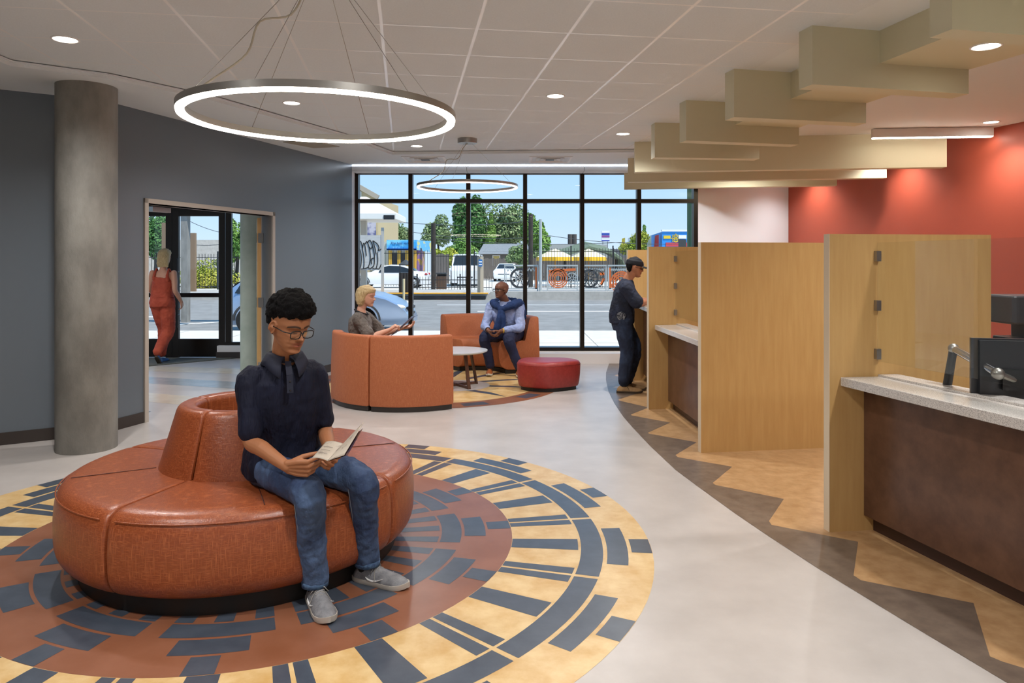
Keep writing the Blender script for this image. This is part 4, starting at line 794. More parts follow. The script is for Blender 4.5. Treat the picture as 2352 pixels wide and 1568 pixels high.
q = MB(); q.box((s8(1521)-.05, 63.9, z8(531)), (s8(1630), 64.3, z8(527.5))); q.build('cornice', mWhite, t)
q = MB(); q.box((s8(1529), 63.94, z8(566)), (s8(1600), 63.98, z8(557)), 0); q.box((s8(1558), 63.93, z8(567)), (s8(1576), 63.97, z8(550)), 1); q.box((s8(1558), 63.9, z8(548)), (s8(1576), 63.95, z8(540)), 2); c_ = V((s8(1552), 63.95, z8(547))); 
for k_ in range(8): a = 2*PI*k_/8; q.beam(c_, c_+V((.42*cos(a), 0, .42*sin(a))), .03, .06, m=3)
P = [c_+V((.3*cos(2*PI*j/20), 0, .3*sin(2*PI*j/20))) for j in range(21)]
for a, b in zip(P[:-1], P[1:]): q.beam(a, b, .03, .07, m=3)
q.box((s8(1524), 63.94, z8(548)), (s8(1540), 63.97, z8(541)), 3)
for k_ in range(6): xa = s8(1521)-(.2+k_*.35); q.poly([(xa, 64.5+k_*1.6, z8(566-k_)), (xa-.25, 65.3+k_*1.6, z8(566-k_)), (xa-.2, 65.2+k_*1.6, z8(540)), (xa, 64.5+k_*1.6, z8(538))], (0, 2, 3)[k_ % 3])
q.build('mural', [M('mural_red', '#c7414a', .6), M('mural_black', '#35383a', .6), mWhite, M('mural_yellow', '#e3c02e', .6)], t)
post('facade_post', 1586, 11.95, -.02, 3.4, .058, M('post_green', '#6f9a7c', .5), 'slim green exterior post just outside the window corner', 'post')
# canopy post and beam seen through the entry doors
q = MB(); xx = (426-1176)*20/FPX; q.box((xx-.09, 19.9, -.1), (xx+.09, 20.1, 2.95)); tag(q.build('canopy_post', mConc), 'concrete canopy post standing outside the entry doors', 'post')
q = MB(); q.box((-16, 19.8, 2.95), (-4.5, 20.2, 3.25)); tag(q.build('canopy_beam', mCurb), 'pale canopy beam above the concrete post outside', 'beam')
for px, Y, z_, lb in ((442, 36, 3.0, 'brown timber post before the hillside'), (377, 34, 3.4, 'grey post seen behind the walking woman')): q = MB(); xx = (px-1176)*Y/FPX; q.box((xx-.12, Y, .1), (xx+.12, Y+.2, z_)); tag(q.build('timber_post', M('timber', '#80684f', .8)), lb, 'post')
q = MB(); q.box((-30, 60, 0), (-17, 61, 3.4)); tag(q.build('retaining_wall', mCurb), 'pale retaining wall beyond the iron fence outside the entry', 'wall'); bpy.data.objects['retaining_wall']['kind'] = 'structure'
# utility wires
wl = [((888, 507), (1215, 508), 44, 'upper utility wire crossing the window'), ((930, 530), (1215, 545), 48, 'sagging utility wire before the tall trees'), ((995, 548), (1440, 556), 50, 'lower utility wire crossing to the dark poles'), ((1223, 535), (1560, 560), 50, 'utility wire running toward the mural shop'), ((430, 505), (560, 540), 50, 'thin wire seen through the entry doors'), ((430, 560), (560, 548), 50, 'lower thin wire seen through the entry doors')]
for (a, b, Y, lb) in wl:
    A, B = at(*a, Y), at(*b, Y); q = MB(); q.tube([A.lerp(B, k_/10)-V((0, 0, .25*(1-(k_/5-1)**2))) for k_ in range(11)], .02, 5); tag(q.build('utility_wire', mDk), lb, 'wire', 'utility wires')
# trees and bushes
def leafy(name, label, c, rad, n_leaf, mat, trunk=None, cone=False, size=.35, cat='tree', group=None, lumps=14, seed=1):
    rnd = random.Random(seed); c = V(c); t = empty(name, (c.x, c.y, 0), label, cat, group=group); q = MB()
    blobs = []; n_leaf = int(n_leaf*2.2); size *= .66
    for k_ in range(lumps):
        u = rnd.uniform(-1, 1); a = rnd.uniform(0, 2*PI); r_ = rnd.uniform(.25, .8)
        if cone: h_ = rnd.random(); wd_ = (1-h_)*.85; blobs.append((c+V((rad[0]*wd_*cos(a)*r_, rad[1]*wd_*sin(a)*r_, rad[2]*(2*h_-1))), .18+.28*(1-h_)))
        else: s_ = math.sqrt(1-u*u); blobs.append((c+V((rad[0]*s_*cos(a)*r_, rad[1]*s_*sin(a)*r_, rad[2]*u*r_)), rnd.uniform(.3, .5)))
    for i in range(n_leaf):
        b, k_ = blobs[i % lumps]; d = V((rnd.gauss(0, 1), rnd.gauss(0, 1), rnd.gauss(0, 1))).normalized(); p = b+V((d.x*rad[0], d.y*rad[1], d.z*rad[2]))*k_*rnd.uniform(.75, 1.05)
        s_ = size*rnd.uniform(.5, 1.2); u = V((rnd.gauss(0, 1), rnd.gauss(0, 1), rnd.gauss(0, 1))).normalized(); w_ = u.cross(d+V((.1, .2, .3))).normalized()*s_*.5; u = u*s_*.6; q.poly([p-u, p+w_, p+u, p-w_])
    q.build('foliage', mat, t)
    if trunk: q = MB(); q.tube([(c.x, c.y, 0), (c.x+.1, c.y, c.z*.6), (c.x, c.y, c.z)], [trunk, trunk*.8, trunk*.4], 8); q.build('trunk', mPole, t)
    return t
gD = M('leaf_dark', '#3f6a34', .8, '#5c8a44', scale=.6); gL = M('leaf_light', '#5f8a3c', .8, '#8fb054', scale=.5); gO = M('leaf_olive', '#6f8a52', .8, '#98a878', scale=.6); gY = M('leaf_yellow', '#8fa630', .8, '#c2bc4e', scale=.5)
T = lambda px, py, Y: tuple(at(px, py, Y))
leafy('tall_tree', 'tallest dark green tree, behind the window mullion', T(1072, 520, 80), (2.1, 2.1, 3.6), 5000, gD, .3, size=.45, lumps=22, seed=3)
leafy('broad_tree', 'broad pale-green tree spreading beside the tallest one', T(1160, 525, 84), (3.2, 2.5, 2.9), 5000, gO, .3, size=.4, lumps=22, seed=4)
leafy('broad_tree', 'green tree crown at the right flank of the pale-green tree', T(1225, 540, 80), (2.0, 2, 2.4), 3000, gL, .25, size=.4, seed=5)
leafy('conifer', 'slim conical evergreen standing in front of the tall trees', T(1128, 530, 79.8), (.9, .9, 1.8), 2500, gL, .12, cone=True, size=.3, seed=6)
leafy('broad_tree', 'loose olive tree with a wispy crown behind the wooden pole', T(1005, 535, 76), (2.0, 1.6, 1.9), 2600, gO, .15, size=.3, seed=7)
leafy('broad_tree', 'olive tree behind the blue shop sign', T(915, 535, 78), (2.0, 1.6, 1.6), 2600, gO, .15, size=.3, seed=8)
leafy('bush', 'yellow-green bush beside the wooden utility pole', T(1022, 588, 54), (1.1, 1, .9), 1600, gY, .06, size=.2, cat='bush', seed=9)
leafy('bush', 'round light green bush behind the van', T(1058, 577, 60), (1.5, 1, 1.1), 1800, gL, .06, size=.22, cat='bush', seed=10)
leafy('bush', 'green bush at the corner of the small house', T(1195, 592, 62), (1.2, 1, 1.0), 1600, gO, .06, size=.22, cat='bush', seed=11)
leafy('bush', 'light green shrubbery between the pale pole and the plank fence', T(1250, 590, 70), (2.2, 1, .9), 1600, gO, .06, size=.22, cat='bush', seed=12)
leafy('bush', 'yellow-green bush between the umbrellas and the mural shop', T(1462, 562, 66), (1.6, 1.3, 1.3), 2200, gY, .1, size=.24, cat='bush', seed=13)
leafy('tree', 'pointed small tree beside the mural shop', T(1480, 552, 70), (.7, .7, 1.4), 1400, gL, .1, cone=True, size=.24, seed=14)
leafy('tree', 'dark leafy tree seen behind the walking woman', T(355, 550, 44), (1.3, 1, 1.5), 2600, gD, .12, size=.25, seed=15)
leafy('tree', 'bright green tree in the narrow side light of the entry', T(542, 552, 43), (1.0, 1, 1.4), 2600, gL, .12, size=.22, seed=16)
leafy('bush', 'yellow flowering bushes behind the fence outside the entry', T(470, 640, 43), (2.6, 1, 1.2), 3000, gY, .06, size=.18, cat='bush', seed=17)
# ---------------- people ----------------
def lerp_tab(tab, z):
    if z <= tab[0][0]: return tab[0][1]
    for (a, b), (c, d) in zip(tab[:-1], tab[1:]):
        if z <= c: t = (z-a)/(c-a); t = t*t*(3-2*t); return b+(d-b)*t
    return tab[-1][1]
HF = [(0, .055), (.006, .072), (.018, .083), (.034, .078), (.045, .083), (.055, .083), (.063, .085), (.075, .081), (.10, .081), (.113, .078), (.132, .086), (.155, .084), (.180, .072), (.203, .046), (.217, .020), (.226, .0)]
HW = [(0, .016), (.006, .026), (.02, .038), (.04, .050), (.06, .058), (.08, .065), (.10, .070), (.12, .073), (.14, .075), (.165, .075), (.185, .069), (.203, .054), (.217, .032), (.226, .004)]
HB = [(0, .03), (.01, .012), (.02, -.005), (.04, -.03), (.06, -.062), (.08, -.082), (.10, -.094), (.14, -.106), (.17, -.102), (.2, -.078), (.215, -.045), (.226, -.004)]
def g2(x, s): return math.exp(-(x/s)**2)
def head_rings(F=HF, W=HW, B=HB, nexp=2.3, nz=64, nt=72, feat=True, top=.226, fem=0, lo=0.0, openeye=False, brow=1):
    rings = []
    for i in range(nz+1):
        z = lo+(top-lo)*i/nz; f_, w_, b_ = lerp_tab(F, z), lerp_tab(W, z), lerp_tab(B, z); c = (f_+b_)/2; h = (f_-b_)/2; rg = []
        for j in range(nt):
            a = 2*PI*j/nt; ca, sa = cos(a), sin(a)
            x = w_*math.copysign(abs(ca)**(2/nexp), ca); y = c+h*math.copysign(abs(sa)**(2/nexp), sa)
            if feat and sa > 0:
                ax = abs(x)
                # nose ridge
                if .070 < z < .125:
                    p = .031*((.123-z)/.040) if z > .083 else .031*max(0, (z-.0715)/.0115)
                    p = max(0, p); y += p*g2(x, .0075+.006*max(0, min(1, (.105-z)/.03)))
                    y += .010*g2(ax-.013, .006)*g2(z-.081, .007)
                y -= .0145*g2(ax-.031, .014)*g2(z-.110, .011)       # sockets
                y += (.0075 if not openeye else .003)*g2(ax-.031, .011)*g2(z-.109, .0065)   # lids
                y += .004*brow*g2(z-.130, .006)*g2(ax-.026, .02)
                y += .0065*g2(z-.0610, .0040)*g2(x, .019)+.0075*g2(z-.0492, .0048)*g2(x, .016)-.0045*g2(z-.0552, .0026)*g2(x, .024)
                y += .003*g2(ax-.045, .018)*g2(z-.088, .014)
                y -= .002*g2(ax-.035, .012)*g2(z-.055, .012)
                y += .003*g2(z-.016, .009)*g2(x, .018)
            rg.append(V((x, y, z)))
        rings.append(rg)
    return rings
def add_head(mb, Mh, s=1.0, openeye=False, ears=True, earz=.104):
    S_ = Mh @ Matrix.Scale(s, 4)
    mb.loft([[S_ @ p for p in r_] for r_ in head_rings(openeye=openeye)])
    if ears:
        for sg in (-1, 1):
            E_ = S_ @ Matrix.Translation((sg*.075, -.006, earz)) @ Matrix.Rotation(R(sg*18), 4, 'Z') @ Matrix.Rotation(R(-10), 4, 'X')
            mb.ball((0, 0, 0), (.006, .016, .030), 10, mat=None); n_ = 9*20; mb.v[-n_:] = [E_ @ p for p in mb.v[-n_:]]
            pts = [E_ @ V((sg*.007, .015*cos(a), .028*sin(a))) for a in [R(-60+25*k_) for k_ in range(12)]]; mb.tube(pts, .0042*s, 6)
            mb.tube([E_ @ V((sg*.0, -.0, 0)), S_ @ V((sg*.06, -.004, earz))], .012*s, 8)
def skinmat(name, col, col2, rough=.5):
    m = M(name, col, rough, spec=.4); n = m.node_tree.nodes; l = m.node_tree.links; b = n['Principled BSDF']
    at_ = n.new('ShaderNodeAttribute'); at_.attribute_name = 'tone'; mx_ = n.new('ShaderNodeMix'); mx_.data_type = 'RGBA'
    mx_.inputs['A'].default_value = (*srgb(col), 1); mx_.inputs['B'].default_value = (*srgb(col2), 1); l.new(at_.outputs['Fac'], mx_.inputs['Factor'])
    at2 = n.new('ShaderNodeAttribute'); at2.attribute_name = 'dark'; m2 = n.new('ShaderNodeMix'); m2.data_type = 'RGBA'; l.new(mx_.outputs['Result'], m2.inputs['A']); m2.inputs['B'].default_value = (.012, .008, .006, 1)
    l.new(at2.outputs['Fac'], m2.inputs['Factor']); l.new(m2.outputs['Result'], b.inputs['Base Color'])
    b.inputs['Subsurface Weight'].default_value = .08; b.inputs['Subsurface Radius'].default_value = (.02, .008, .004); return m
def colour_skin(o, wv, Mh, s, brows=1.0, beard=0.0, stubble=0.0):
    inv = (Mh @ Matrix.Scale(s, 4)).inverted(); me = o.data
    A = me.attributes.new('tone', 'FLOAT', 'POINT'); B = me.attributes.new('dark', 'FLOAT', 'POINT'); ta = []; da = []
    for p in wv:
        q = inv @ p; t = 0.0; d = 0.0
        if -.02 < q.z < .24 and abs(q.x) < .1 and q.y > .02:
            ax = abs(q.x)
            lip = max(g2(q.z-.0600, .0042), g2(q.z-.0500, .0048))*g2(q.x, .023) if ax < .03 else 0
            t = min(1, lip*.9); d = max(d, .55*g2(q.z-.0765, .003)*g2(ax-.009, .005)); d = max(d, .6*g2(q.z-.0552, .0016)*g2(q.x, .026))
            bz = .1305+.006*(1-((ax-.030)/.022)**2)
            if ax < .056 and ax > .008: d = max(d, min(1, brows*1.15*g2(q.z-bz, .0040)))
            lz = .1045-.0022*(1-((ax-.031)/.014)**2)*1.0
            if .014 < ax < .047: d = max(d, .95*g2(q.z-lz, .0020))
            if beard:
                d = max(d, beard*g2(q.z-.0685, .005)*g2(q.x, .026)*.9, beard*.8*g2(q.z-.022, .013)*g2(q.x, .02))
            if stubble and q.z < .07: d = max(d, stubble)
        ta.append(t); da.append(d)
    A.data.foreach_set('value', ta); B.data.foreach_set('value', da)
def hand(mb, W, d, n, s, curl=(30, 35, 20), k=1.0, spread=6, thumb=(.55, .75, .35), tcurl=25, curls=None):
    """W wrist, d toward the fingers, n the palm side, s the thumb side"""
    W = V(W); d = V(d).normalized(); n = (V(n)-d*V(n).dot(d)).normalized(); s_ = V(s); s_ = (s_-d*s_.dot(d)-n*s_.dot(n)).normalized()
    offs = (.0325, .0108, -.0112, -.0325); lens = ((.042, .026, .020), (.046, .029, .021), (.042, .027, .020), (.033, .020, .018)); base_ = (.088, .092, .088, .080)
    for i in range(4):
        m_ = W+(d*base_[i]+s_*offs[i])*k
        mb.tube([W+s_*offs[i]*.5*k, W+(d*base_[i]*.55+s_*offs[i]*.9)*k, m_], [.017*k, .0150*k, .0115*k], 10)
        c_ = curls[i] if curls else curl; a = 0; p = m_; pts = [m_]; sd_ = d*cos(R(spread*(1.5-i)))+s_*sin(R(spread*(1.5-i)))
        for j in range(3):
            a += R(c_[j]); v_ = sd_*cos(a)+n*sin(a); p = p+v_*lens[i][j]*k; pts.append(p)
        mb.tube(pts, [.0094*k, .0086*k, .0079*k, .0068*k], 10)
    b_ = W+(d*.022+s_*.022+n*.004)*k; v_ = (d*thumb[0]+s_*thumb[1]+n*thumb[2]).normalized(); v2 = (v_+d*.25+n*math.tan(R(tcurl))*.6-s_*.2).normalized()
    q1 = b_+v_*.045*k; q2 = q1+v2*.034*k; q3 = q2+(v2+d*.2).normalized()*.028*k
    mb.tube([b_, q1, q2, q3], [.0165*k, .0125*k, .0105*k, .0085*k], 10)
def torso(mb, rows, side, n=28, ex=2.4):
    """rows: (centre, half width, half depth); side: unit vector toward one flank, or one per row"""
    rings = []; k = len(rows)
    # smooth the rows
    for i, (c, w_, d_) in enumerate(rows):
        sd_ = V(side[i] if isinstance(side, list) else side).normalized(); a = V(rows[max(i-1, 0)][0]); b = V(rows[min(i+1, k-1)][0]); t = (b-a).normalized()
        sd_ = (sd_-t*sd_.dot(t)).normalized(); fr = t.cross(sd_)
        rings.append([V(c)+sd_*(w_*math.copysign(abs(cos(2*PI*j/n))**(2/ex), cos(2*PI*j/n)))+fr*(d_*math.copysign(abs(sin(2*PI*j/n))**(2/ex), sin(2*PI*j/n))) for j in range(n)])
    mb.loft(rings)
def limb(mb, pts, rs, n=16, m=4, flat=1.0, side=None): o, r_ = spl(pts, rs, m); mb.tube(o, r_, n, flat=flat, side=side)
def frame(loc, fwd, up=(0, 0, 1), roll=0):
    y = V(fwd).normalized(); z = (V(up)-y*V(up).dot(y)).normalized(); x = y.cross(z)
    m = Matrix((x, y, z)).transposed().to_4x4(); m.translation = V(loc); return m @ Matrix.Rotation(R(roll), 4, 'Y')
def shoe(parent, ankle, toe_dir, L, mat, sole, lace=None, W_=.048, z=None, pitch=0, name='shoe', socks=None, swoosh=False, hi=.095):
    """ankle: ground point under the ankle; toe_dir flat direction"""
    d = V(toe_dir).normalized(); F_ = frame(ankle, d); F_ = F_ @ Matrix.Rotation(R(pitch), 4, 'X'); k = L/.29
    x0 = -.07*k
    sec = [(0, .024, .045, .05), (.02, .036, .07, .045), (.05, .040, .088, .04), (.08, .041, hi, .042), (.11, .042, .085, .0), (.15, .044, .074, 0), (.19, .048, .065, 0), (.23, .047, .059, 0), (.262, .038, .051, 0), (.282, .024, .041, 0), (.292, .007, .030, 0)]
    q = MB(); rings = []
    for y, w_, h, _ in sec:
        y, w_, h = y*k, w_*k*W_/.048, h*k; n_ = 20; rg = []
        for j in range(n_):
            a = 2*PI*j/n_; ca, sa = cos(a), sin(a); rg.append(F_ @ V((w_*math.copysign(abs(ca)**.85, ca)*(1-.35*max(0, sa)), x0+y, .022*k+(h-.022*k)*(max(0, sa)**.9) if sa > 0 else .022*k+.008*sa)))
        rings.append(rg)
    q.loft(rings); s_ = q.build(name, mat, parent, auto=70)
    q = MB(); rings = []
    for y, w_, h, _ in [(-.006, .02, 0, 0)]+sec+[(.297, .004, 0, 0)]:
        y, w_ = y*k, (w_+.0015)*k*W_/.048; lift = .012*k*max(0, (y/k-.22)/.07)**2
        rings.append([F_ @ V((w_*cx, x0+y, lift+z_)) for cx, z_ in ((-.99, .024*k), (-1.01, .012*k), (-.9, 0), (.9, 0), (1.01, .012*k), (.99, .024*k))])
    q.loft(rings); q.build('sole', sole, s_, auto=50)
    if lace:
        q = MB()
        for i in range(5):
            y0 = x0+(.112+.017*i)*k; h = (.080-.0065*i)*k
            q.tube([F_ @ V((-.020*k, y0, h-.002)), F_ @ V((0, y0+.006*k, h+.006*k)), F_ @ V((.020*k, y0+.012*k, h-.004))], .0022*k, 5); q.tube([F_ @ V((.020*k, y0, h-.002)), F_ @ V((0, y0+.007*k, h+.007*k)), F_ @ V((-.020*k, y0+.012*k, h-.004))], .0022*k, 5)
        for sg in (-1, 1):
            c_ = V((0, x0+.108*k, .092*k)); q.tube([F_ @ c_, F_ @ (c_+V((sg*.022, .012, -.004))*k), F_ @ (c_+V((sg*.04, .008, -.028))*k), F_ @ (c_+V((sg*.03, -.004, -.035))*k), F_ @ c_], .0024*k, 5)
            q.tube([F_ @ c_, F_ @ (c_+V((sg*.03, .02, -.03))*k), F_ @ (c_+V((sg*.048, .03, -.062))*k)], .0022*k, 5)
        q.build('laces', lace, s_, smooth=True)
    if swoosh:
        q = MB()
        for sg in (-1, 1):
            pts = [(.085, .040), (.10, .030), (.125, .026), (.15, .032), (.185, .048)]; q.tube([F_ @ V((sg*(.0415+.002*(i > 2))*k*W_/.048, x0+a*k, b*k)) for i, (a, b) in enumerate(pts)], [.001, .0045, .005, .003, .001], 6)
        q.build('side_mark', mWhite, s_, smooth=True)
    if socks:
        q = MB(); q.tube([F_ @ V((0, x0+.055*k, .06*k)), F_ @ V((0, x0+.05*k, .17*k))], [.036, .038], 14); q.build('sock', socks, parent, smooth=True)
    return s_
def glasses(parent, Mh, s, mat, wd=.024, hh=.016, z0=.106, y0=.098, th=.0016, x0=.031):
    S_ = Mh @ Matrix.Scale(s, 4); q = MB()
    def rim(sg): return [S_ @ V((sg*x0+sg*wd*math.copysign(abs(cos(a))**.55, cos(a)), y0-.006*abs(cos(a)) if sg*cos(a)*sg < 0 else y0-.004, z0+hh*math.copysign(abs(sin(a))**.6, sin(a)))) for a in [2*PI*k_/28 for k_ in range(29)]]
    for sg in (-1, 1):
        q.tube(rim(sg), th, 6); q.tube([S_ @ V((sg*(x0+wd), y0-.005, z0+.008)), S_ @ V((sg*(.077), .07, z0+.008)), S_ @ V((sg*.080, .0, z0+.004)), S_ @ V((sg*.078, -.02, z0-.008))], th, 6)
    q.tube([S_ @ V((-x0+wd, y0-.002, z0+.005)), S_ @ V((0, y0+.003, z0+.009)), S_ @ V((x0-wd, y0-.002, z0+.005))], th, 6)
    g = q.build('glasses', mat, parent, smooth=True); q = MB()
    for sg in (-1, 1): q.poly(rim(sg)[:-1])
    q.build('lens', mGlass, g); return g
def eyes(parent, Mh, s, iris='#2a1a10', r_=.0125, y=.0665, z=.1085):
    S_ = Mh @ Matrix.Scale(s, 4); q = MB()
    for sg in (-1, 1): q.ball((0, 0, 0), (r_, r_, r_*.62), 10); n_ = 9*20; q.v[-n_:] = [S_ @ (p+V((sg*.031, y, z))) for p in q.v[-n_:]]
    q.m = [0]*len(q.f)
    for sg in (-1, 1):
        b = len(q.v); q.ball((0, 0, 0), (.0055, .003, .0055), 8, m=1); n_ = 7*16; q.v[-n_:] = [S_ @ (p+V((sg*.031, y+r_-.001, z))) for p in q.v[-n_:]]
    return q.build('eye', [M('eye_white', '#d8d2c8', .3), M('iris_'+iris[1:], iris, .2)], parent, smooth=True)
def hairshell(parent, Mh, s, F, W, B, lo, top, mat, bump_=.003, freq=60, vox=.005, nexp=2.2, name='hair', extra=None, cut=None):
    S_ = Mh @ Matrix.Scale(s, 4); q = MB(); q.loft([[S_ @ p for p in r_] for r_ in head_rings(F, W, B, nexp, 40, 48, False, top, lo=lo)])
    if extra: extra(q, S_)
    return solid(name, q, vox, mat, parent, 2, disp=lambda c: bump_*noise.noise(c*freq)+bump_*.5*noise.noise(c*freq*2.3))[0]
def cloth_disp(amp, f1=9, stretch=(1, 1, .45)):
    return lambda c: amp*noise.noise(V((c.x*f1*stretch[0], c.y*f1*stretch[1], c.z*f1*stretch[2])))+amp*.4*noise.noise(c*f1*3)
mHairBk = M('hair_black', '#040305', .85, '#0d0b0e', scale=120, bump=1.0, bscale=220, spec=.2); mHairBl = M('hair_blonde', '#b09060', .5, '#d8c294', scale=40, stretch=(6, 6, .4), bump=.4, bscale=90)
mJean = M('denim', '#283a5c', .8, '#5a7398', scale=4, stretch=(1, 1, .6), detail=10, lo=.42, hi=.75, bump=.6, bscale=16, bdist=.02, bstretch=(1.4, 1.4, 1))
mJean2 = M('denim_dark', '#18233a', .8, '#3a4c6c', scale=5, detail=12, lo=.45, hi=.75, bump=.2, bscale=150)
mStitch = M('stitching', '#7f8794', .7); mNavy = M('navy_knit', '#0d1124', .75, '#151a31', scale=5, bump=.8, bscale=11, bstretch=(2.2, 2.2, .5), bdist=.03, spec=.3)
mLensN = M('frame_black', '#141416', .25)
# ---- young man on the bench ----
SK = skinmat('skin_tan', '#a36c4a', '#9c4a3c')
A = empty('person', (-1.0, 3.4, 0), 'young person in navy polo, blue jeans and glasses reading a leaflet on the round bench', 'person')
Mh = frame((-1.058, 3.372, 1.148), (.80, -.62, -.36), up=(.02, .0, 1)); HS = 1.08
hipR, hipL = V((-1.19, 3.52, .565)), V((-1.05, 3.63, .565)); knR, knL = V((-.895, 3.20, .525)), V((-.705, 3.40, .525)); anR, anL = V((-.895, 3.30, .10)), V((-.70, 3.52, .10))
shR, shL = V((-1.215, 3.38, 1.00)), V((-.965, 3.525, 1.005)); elR, elL = V((-1.20, 3.33, .735)), V((-.925, 3.58, .735)); wrR, wrL = V((-.985, 3.18, .655)), V((-.835, 3.36, .655))
b = MB(); add_head(b, Mh, HS)
limb(b, [(-1.085, 3.455, 1.03), (-1.08, 3.43, 1.12), (-1.055, 3.385, 1.20)], [.062, .052, .052])
side = (shL-shR).normalized()
torso(b, [(V((-1.12, 3.57, .53)), .13, .09), (V((-1.11, 3.53, .70)), .12, .08), (V((-1.095, 3.47, .90)), .14, .09), (V((-1.09, 3.46, 1.02)), .12, .07), (V((-1.085, 3.455, 1.06)), .06, .05)], side)
for sh, el, wr in ((shR, elR, wrR), (shL, elL, wrL)): limb(b, [sh, sh.lerp(el, .5), el, el.lerp(wr, .35), wr], [.047, .043, .037, .036, .024])
for hp_, kn, an in ((hipR, knR, anR), (hipL, knL, anL)): limb(b, [hp_, kn, an], [.055, .034, .028])
dR = V((.73, -.10, -.03)); hand(b, wrR+dR.normalized()*.006, dR, (.15, .75, .25), (.0, -.10, .9), k=1.02, curls=((48, 26, 8), (52, 30, 10), (56, 32, 12), (60, 34, 14)), thumb=(.85, .35, .55), tcurl=5, spread=2)
dL = V((.26, -.72, -.06)); hand(b, wrL+dL.normalized()*.006, dL, (-.55, -.15, .6), (-.65, -.3, .5), k=1.0, curls=((35, 50, 35), (40, 55, 38), (42, 58, 40), (44, 60, 40)), thumb=(.6, .6, .5), tcurl=20, spread=2)
o, wv = solid('body', b, .0031, SK, A, 1); colour_skin(o, wv, Mh, HS, brows=1.0)
HFh = [(.10, .0), (.13, .02), (.150, .055), (.166, .070), (.176, .092), (.20, .100), (.235, .088), (.258, .055), (.272, .015)]
HWh = [(.085, .05), (.10, .071), (.12, .0765), (.15, .082), (.18, .088), (.21, .084), (.24, .066), (.262, .038), (.272, .012)]
HBh = [(.05, -.05), (.065, -.068), (.09, -.100), (.12, -.114), (.16, -.122), (.20, -.116), (.24, -.086), (.262, -.045), (.272, -.01)]
hairshell(A, Mh, HS, HFh, HWh, HBh, .055, .272, mHairBk, .009, 45, .0045)
glasses(A, Mh, HS, mLensN, th=.0024, wd=.026, hh=.0165)
# polo shirt
b = MB()
torso(b, [(V((-1.125, 3.575, .545)), .192, .146), (V((-1.12, 3.56, .60)), .187, .138), (V((-1.115, 3.54, .70)), .168, .118), (V((-1.10, 3.50, .82)), .172, .115), (V((-1.095, 3.475, .93)), .186, .118), (V((-1.09, 3.455, 1.00)), .170, .102), (V((-1.09, 3.453, 1.05)), .125, .082), (V((-1.088, 3.45, 1.088)), .08, .068), (V((-1.082, 3.445, 1.10)), .062, .06)], side)
limb(b, [shR+side*.06, shR, shR.lerp(elR, .5), shR.lerp(elR, .84)], [.066, .066, .060, .058]); limb(b, [shL-side*.06, shL, shL.lerp(elL, .5), shL.lerp(elL, .84)], [.066, .066, .060, .058])
shirt, _ = solid('polo_shirt', b, .006, mNavy, A, 6, cloth_disp(.011, 8, (1.6, 1.6, .35)))
fr = V((0, 0, 1)).cross(side); fr = -fr if fr.y > 0 else fr           # toward the viewer
q = MB()                                                                # collar: two leaves folded down from a stand
cN = V((-1.078, 3.437, 1.10))
def col(a, rr, zz_): return cN+side*(rr*sin(a)*1.04)+fr*(rr*cos(a))+V((0, 0, zz_))
for sg in (-1, 1):
    K = 24; rows = []
    for r0, z0_, tip in ((.060, -.02, 0), (.063, .012, 0), (.067, .030, -.024), (.078, .022, -.030), (.092, -.002, -.045), (.104, -.026, -.058)):
        rows.append([col(sg*R(10+10*(r0 > .075)+(170-10*(r0 > .075))*k_/K), r0+.012*max(0, 1-k_/5.0)*(r0 > .08), z0_+tip*max(0, 1-k_/7.0)) for k_ in range(K+1)])
    q.loft(rows, close=False, cap=False)
c_ = q.build('collar', M('navy_collar', '#11162b', .75, '#181d33', scale=8), shirt, smooth=True); md = c_.modifiers.new('t', 'SOLIDIFY'); md.thickness = .004
q = MB(); pl = [col(0, .074, -.010), col(0, .105, -.07), col(0, .120, -.15)]
for a_, b_2 in zip(pl[:-1], pl[1:]): q.beam(a_, b_2, .028, .006, up=fr)
q.build('placket', M('navy_collar', '#11162b'), shirt)
q = MB(); 
for k_ in (.35, .85): q.ball(pl[1].lerp(pl[2], k_)+fr*.005, .0045, 6)
q.build('button', mBlack, shirt, smooth=True)
q = MB()                                                                # waist and jeans
b = MB(); hc = (hipR+hipL)/2
torso(b, [(hc+V((-.06, .04, -.075)), .15, .11), (hc+V((-.03, .02, .0)), .170, .125), (hc+V((-.01, .0, .06)), .165, .12)], side)
limb(b, [hipR+V((-.03, .02, -.005)), hipR.lerp(knR, .5)+V((0, 0, .006)), knR+V((.0, .0, .004)), knR.lerp(anR, .3), knR.lerp(anR, .65), anR+V((0, 0, .02))], [.092, .084, .073, .066, .060, .060], 20)
limb(b, [hipL+V((-.03, .03, -.005)), hipL.lerp(knL, .5)+V((0, 0, .006)), knL, knL.lerp(anL, .3), knL.lerp(anL, .65), anL+V((0, 0, .02))], [.092, .084, .073, .066, .060, .060], 20)
jn, _ = solid('jeans', b, .006, mJean, A, 3, cloth_disp(.009, 13, (1, 1, .8)))
for an in (anR, anL): q = MB(); q.lathe([(.055, .085), (.0605, .085), (.0605, .110), (.055, .110)], (an.x, an.y, 0), 24, solid=True); q.build('hem', M('denim_hem', '#2c4266', .8, '#53708f', scale=60), jn, smooth=True)
for kn, an, sg in ((knR, anR, -1), (knL, anL, -1)):
    q = MB(); q.tube([kn+V((-.052, -.045, -.02)), kn.lerp(an, .35)+V((-.045, -.046, 0)), kn.lerp(an, .7)+V((-.040, -.043, 0)), an+V((-.036, -.045, .03))], .0022, 5); q.build('stitching', mStitch, jn)
mShoe = M('shoe_grey', '#74757a', .8, '#8f9094', scale=30, bump=.3, bscale=300); mSole = M('sole_pale', '#b9b2a8', .7); mSock = M('sock_black', '#141416', .9)
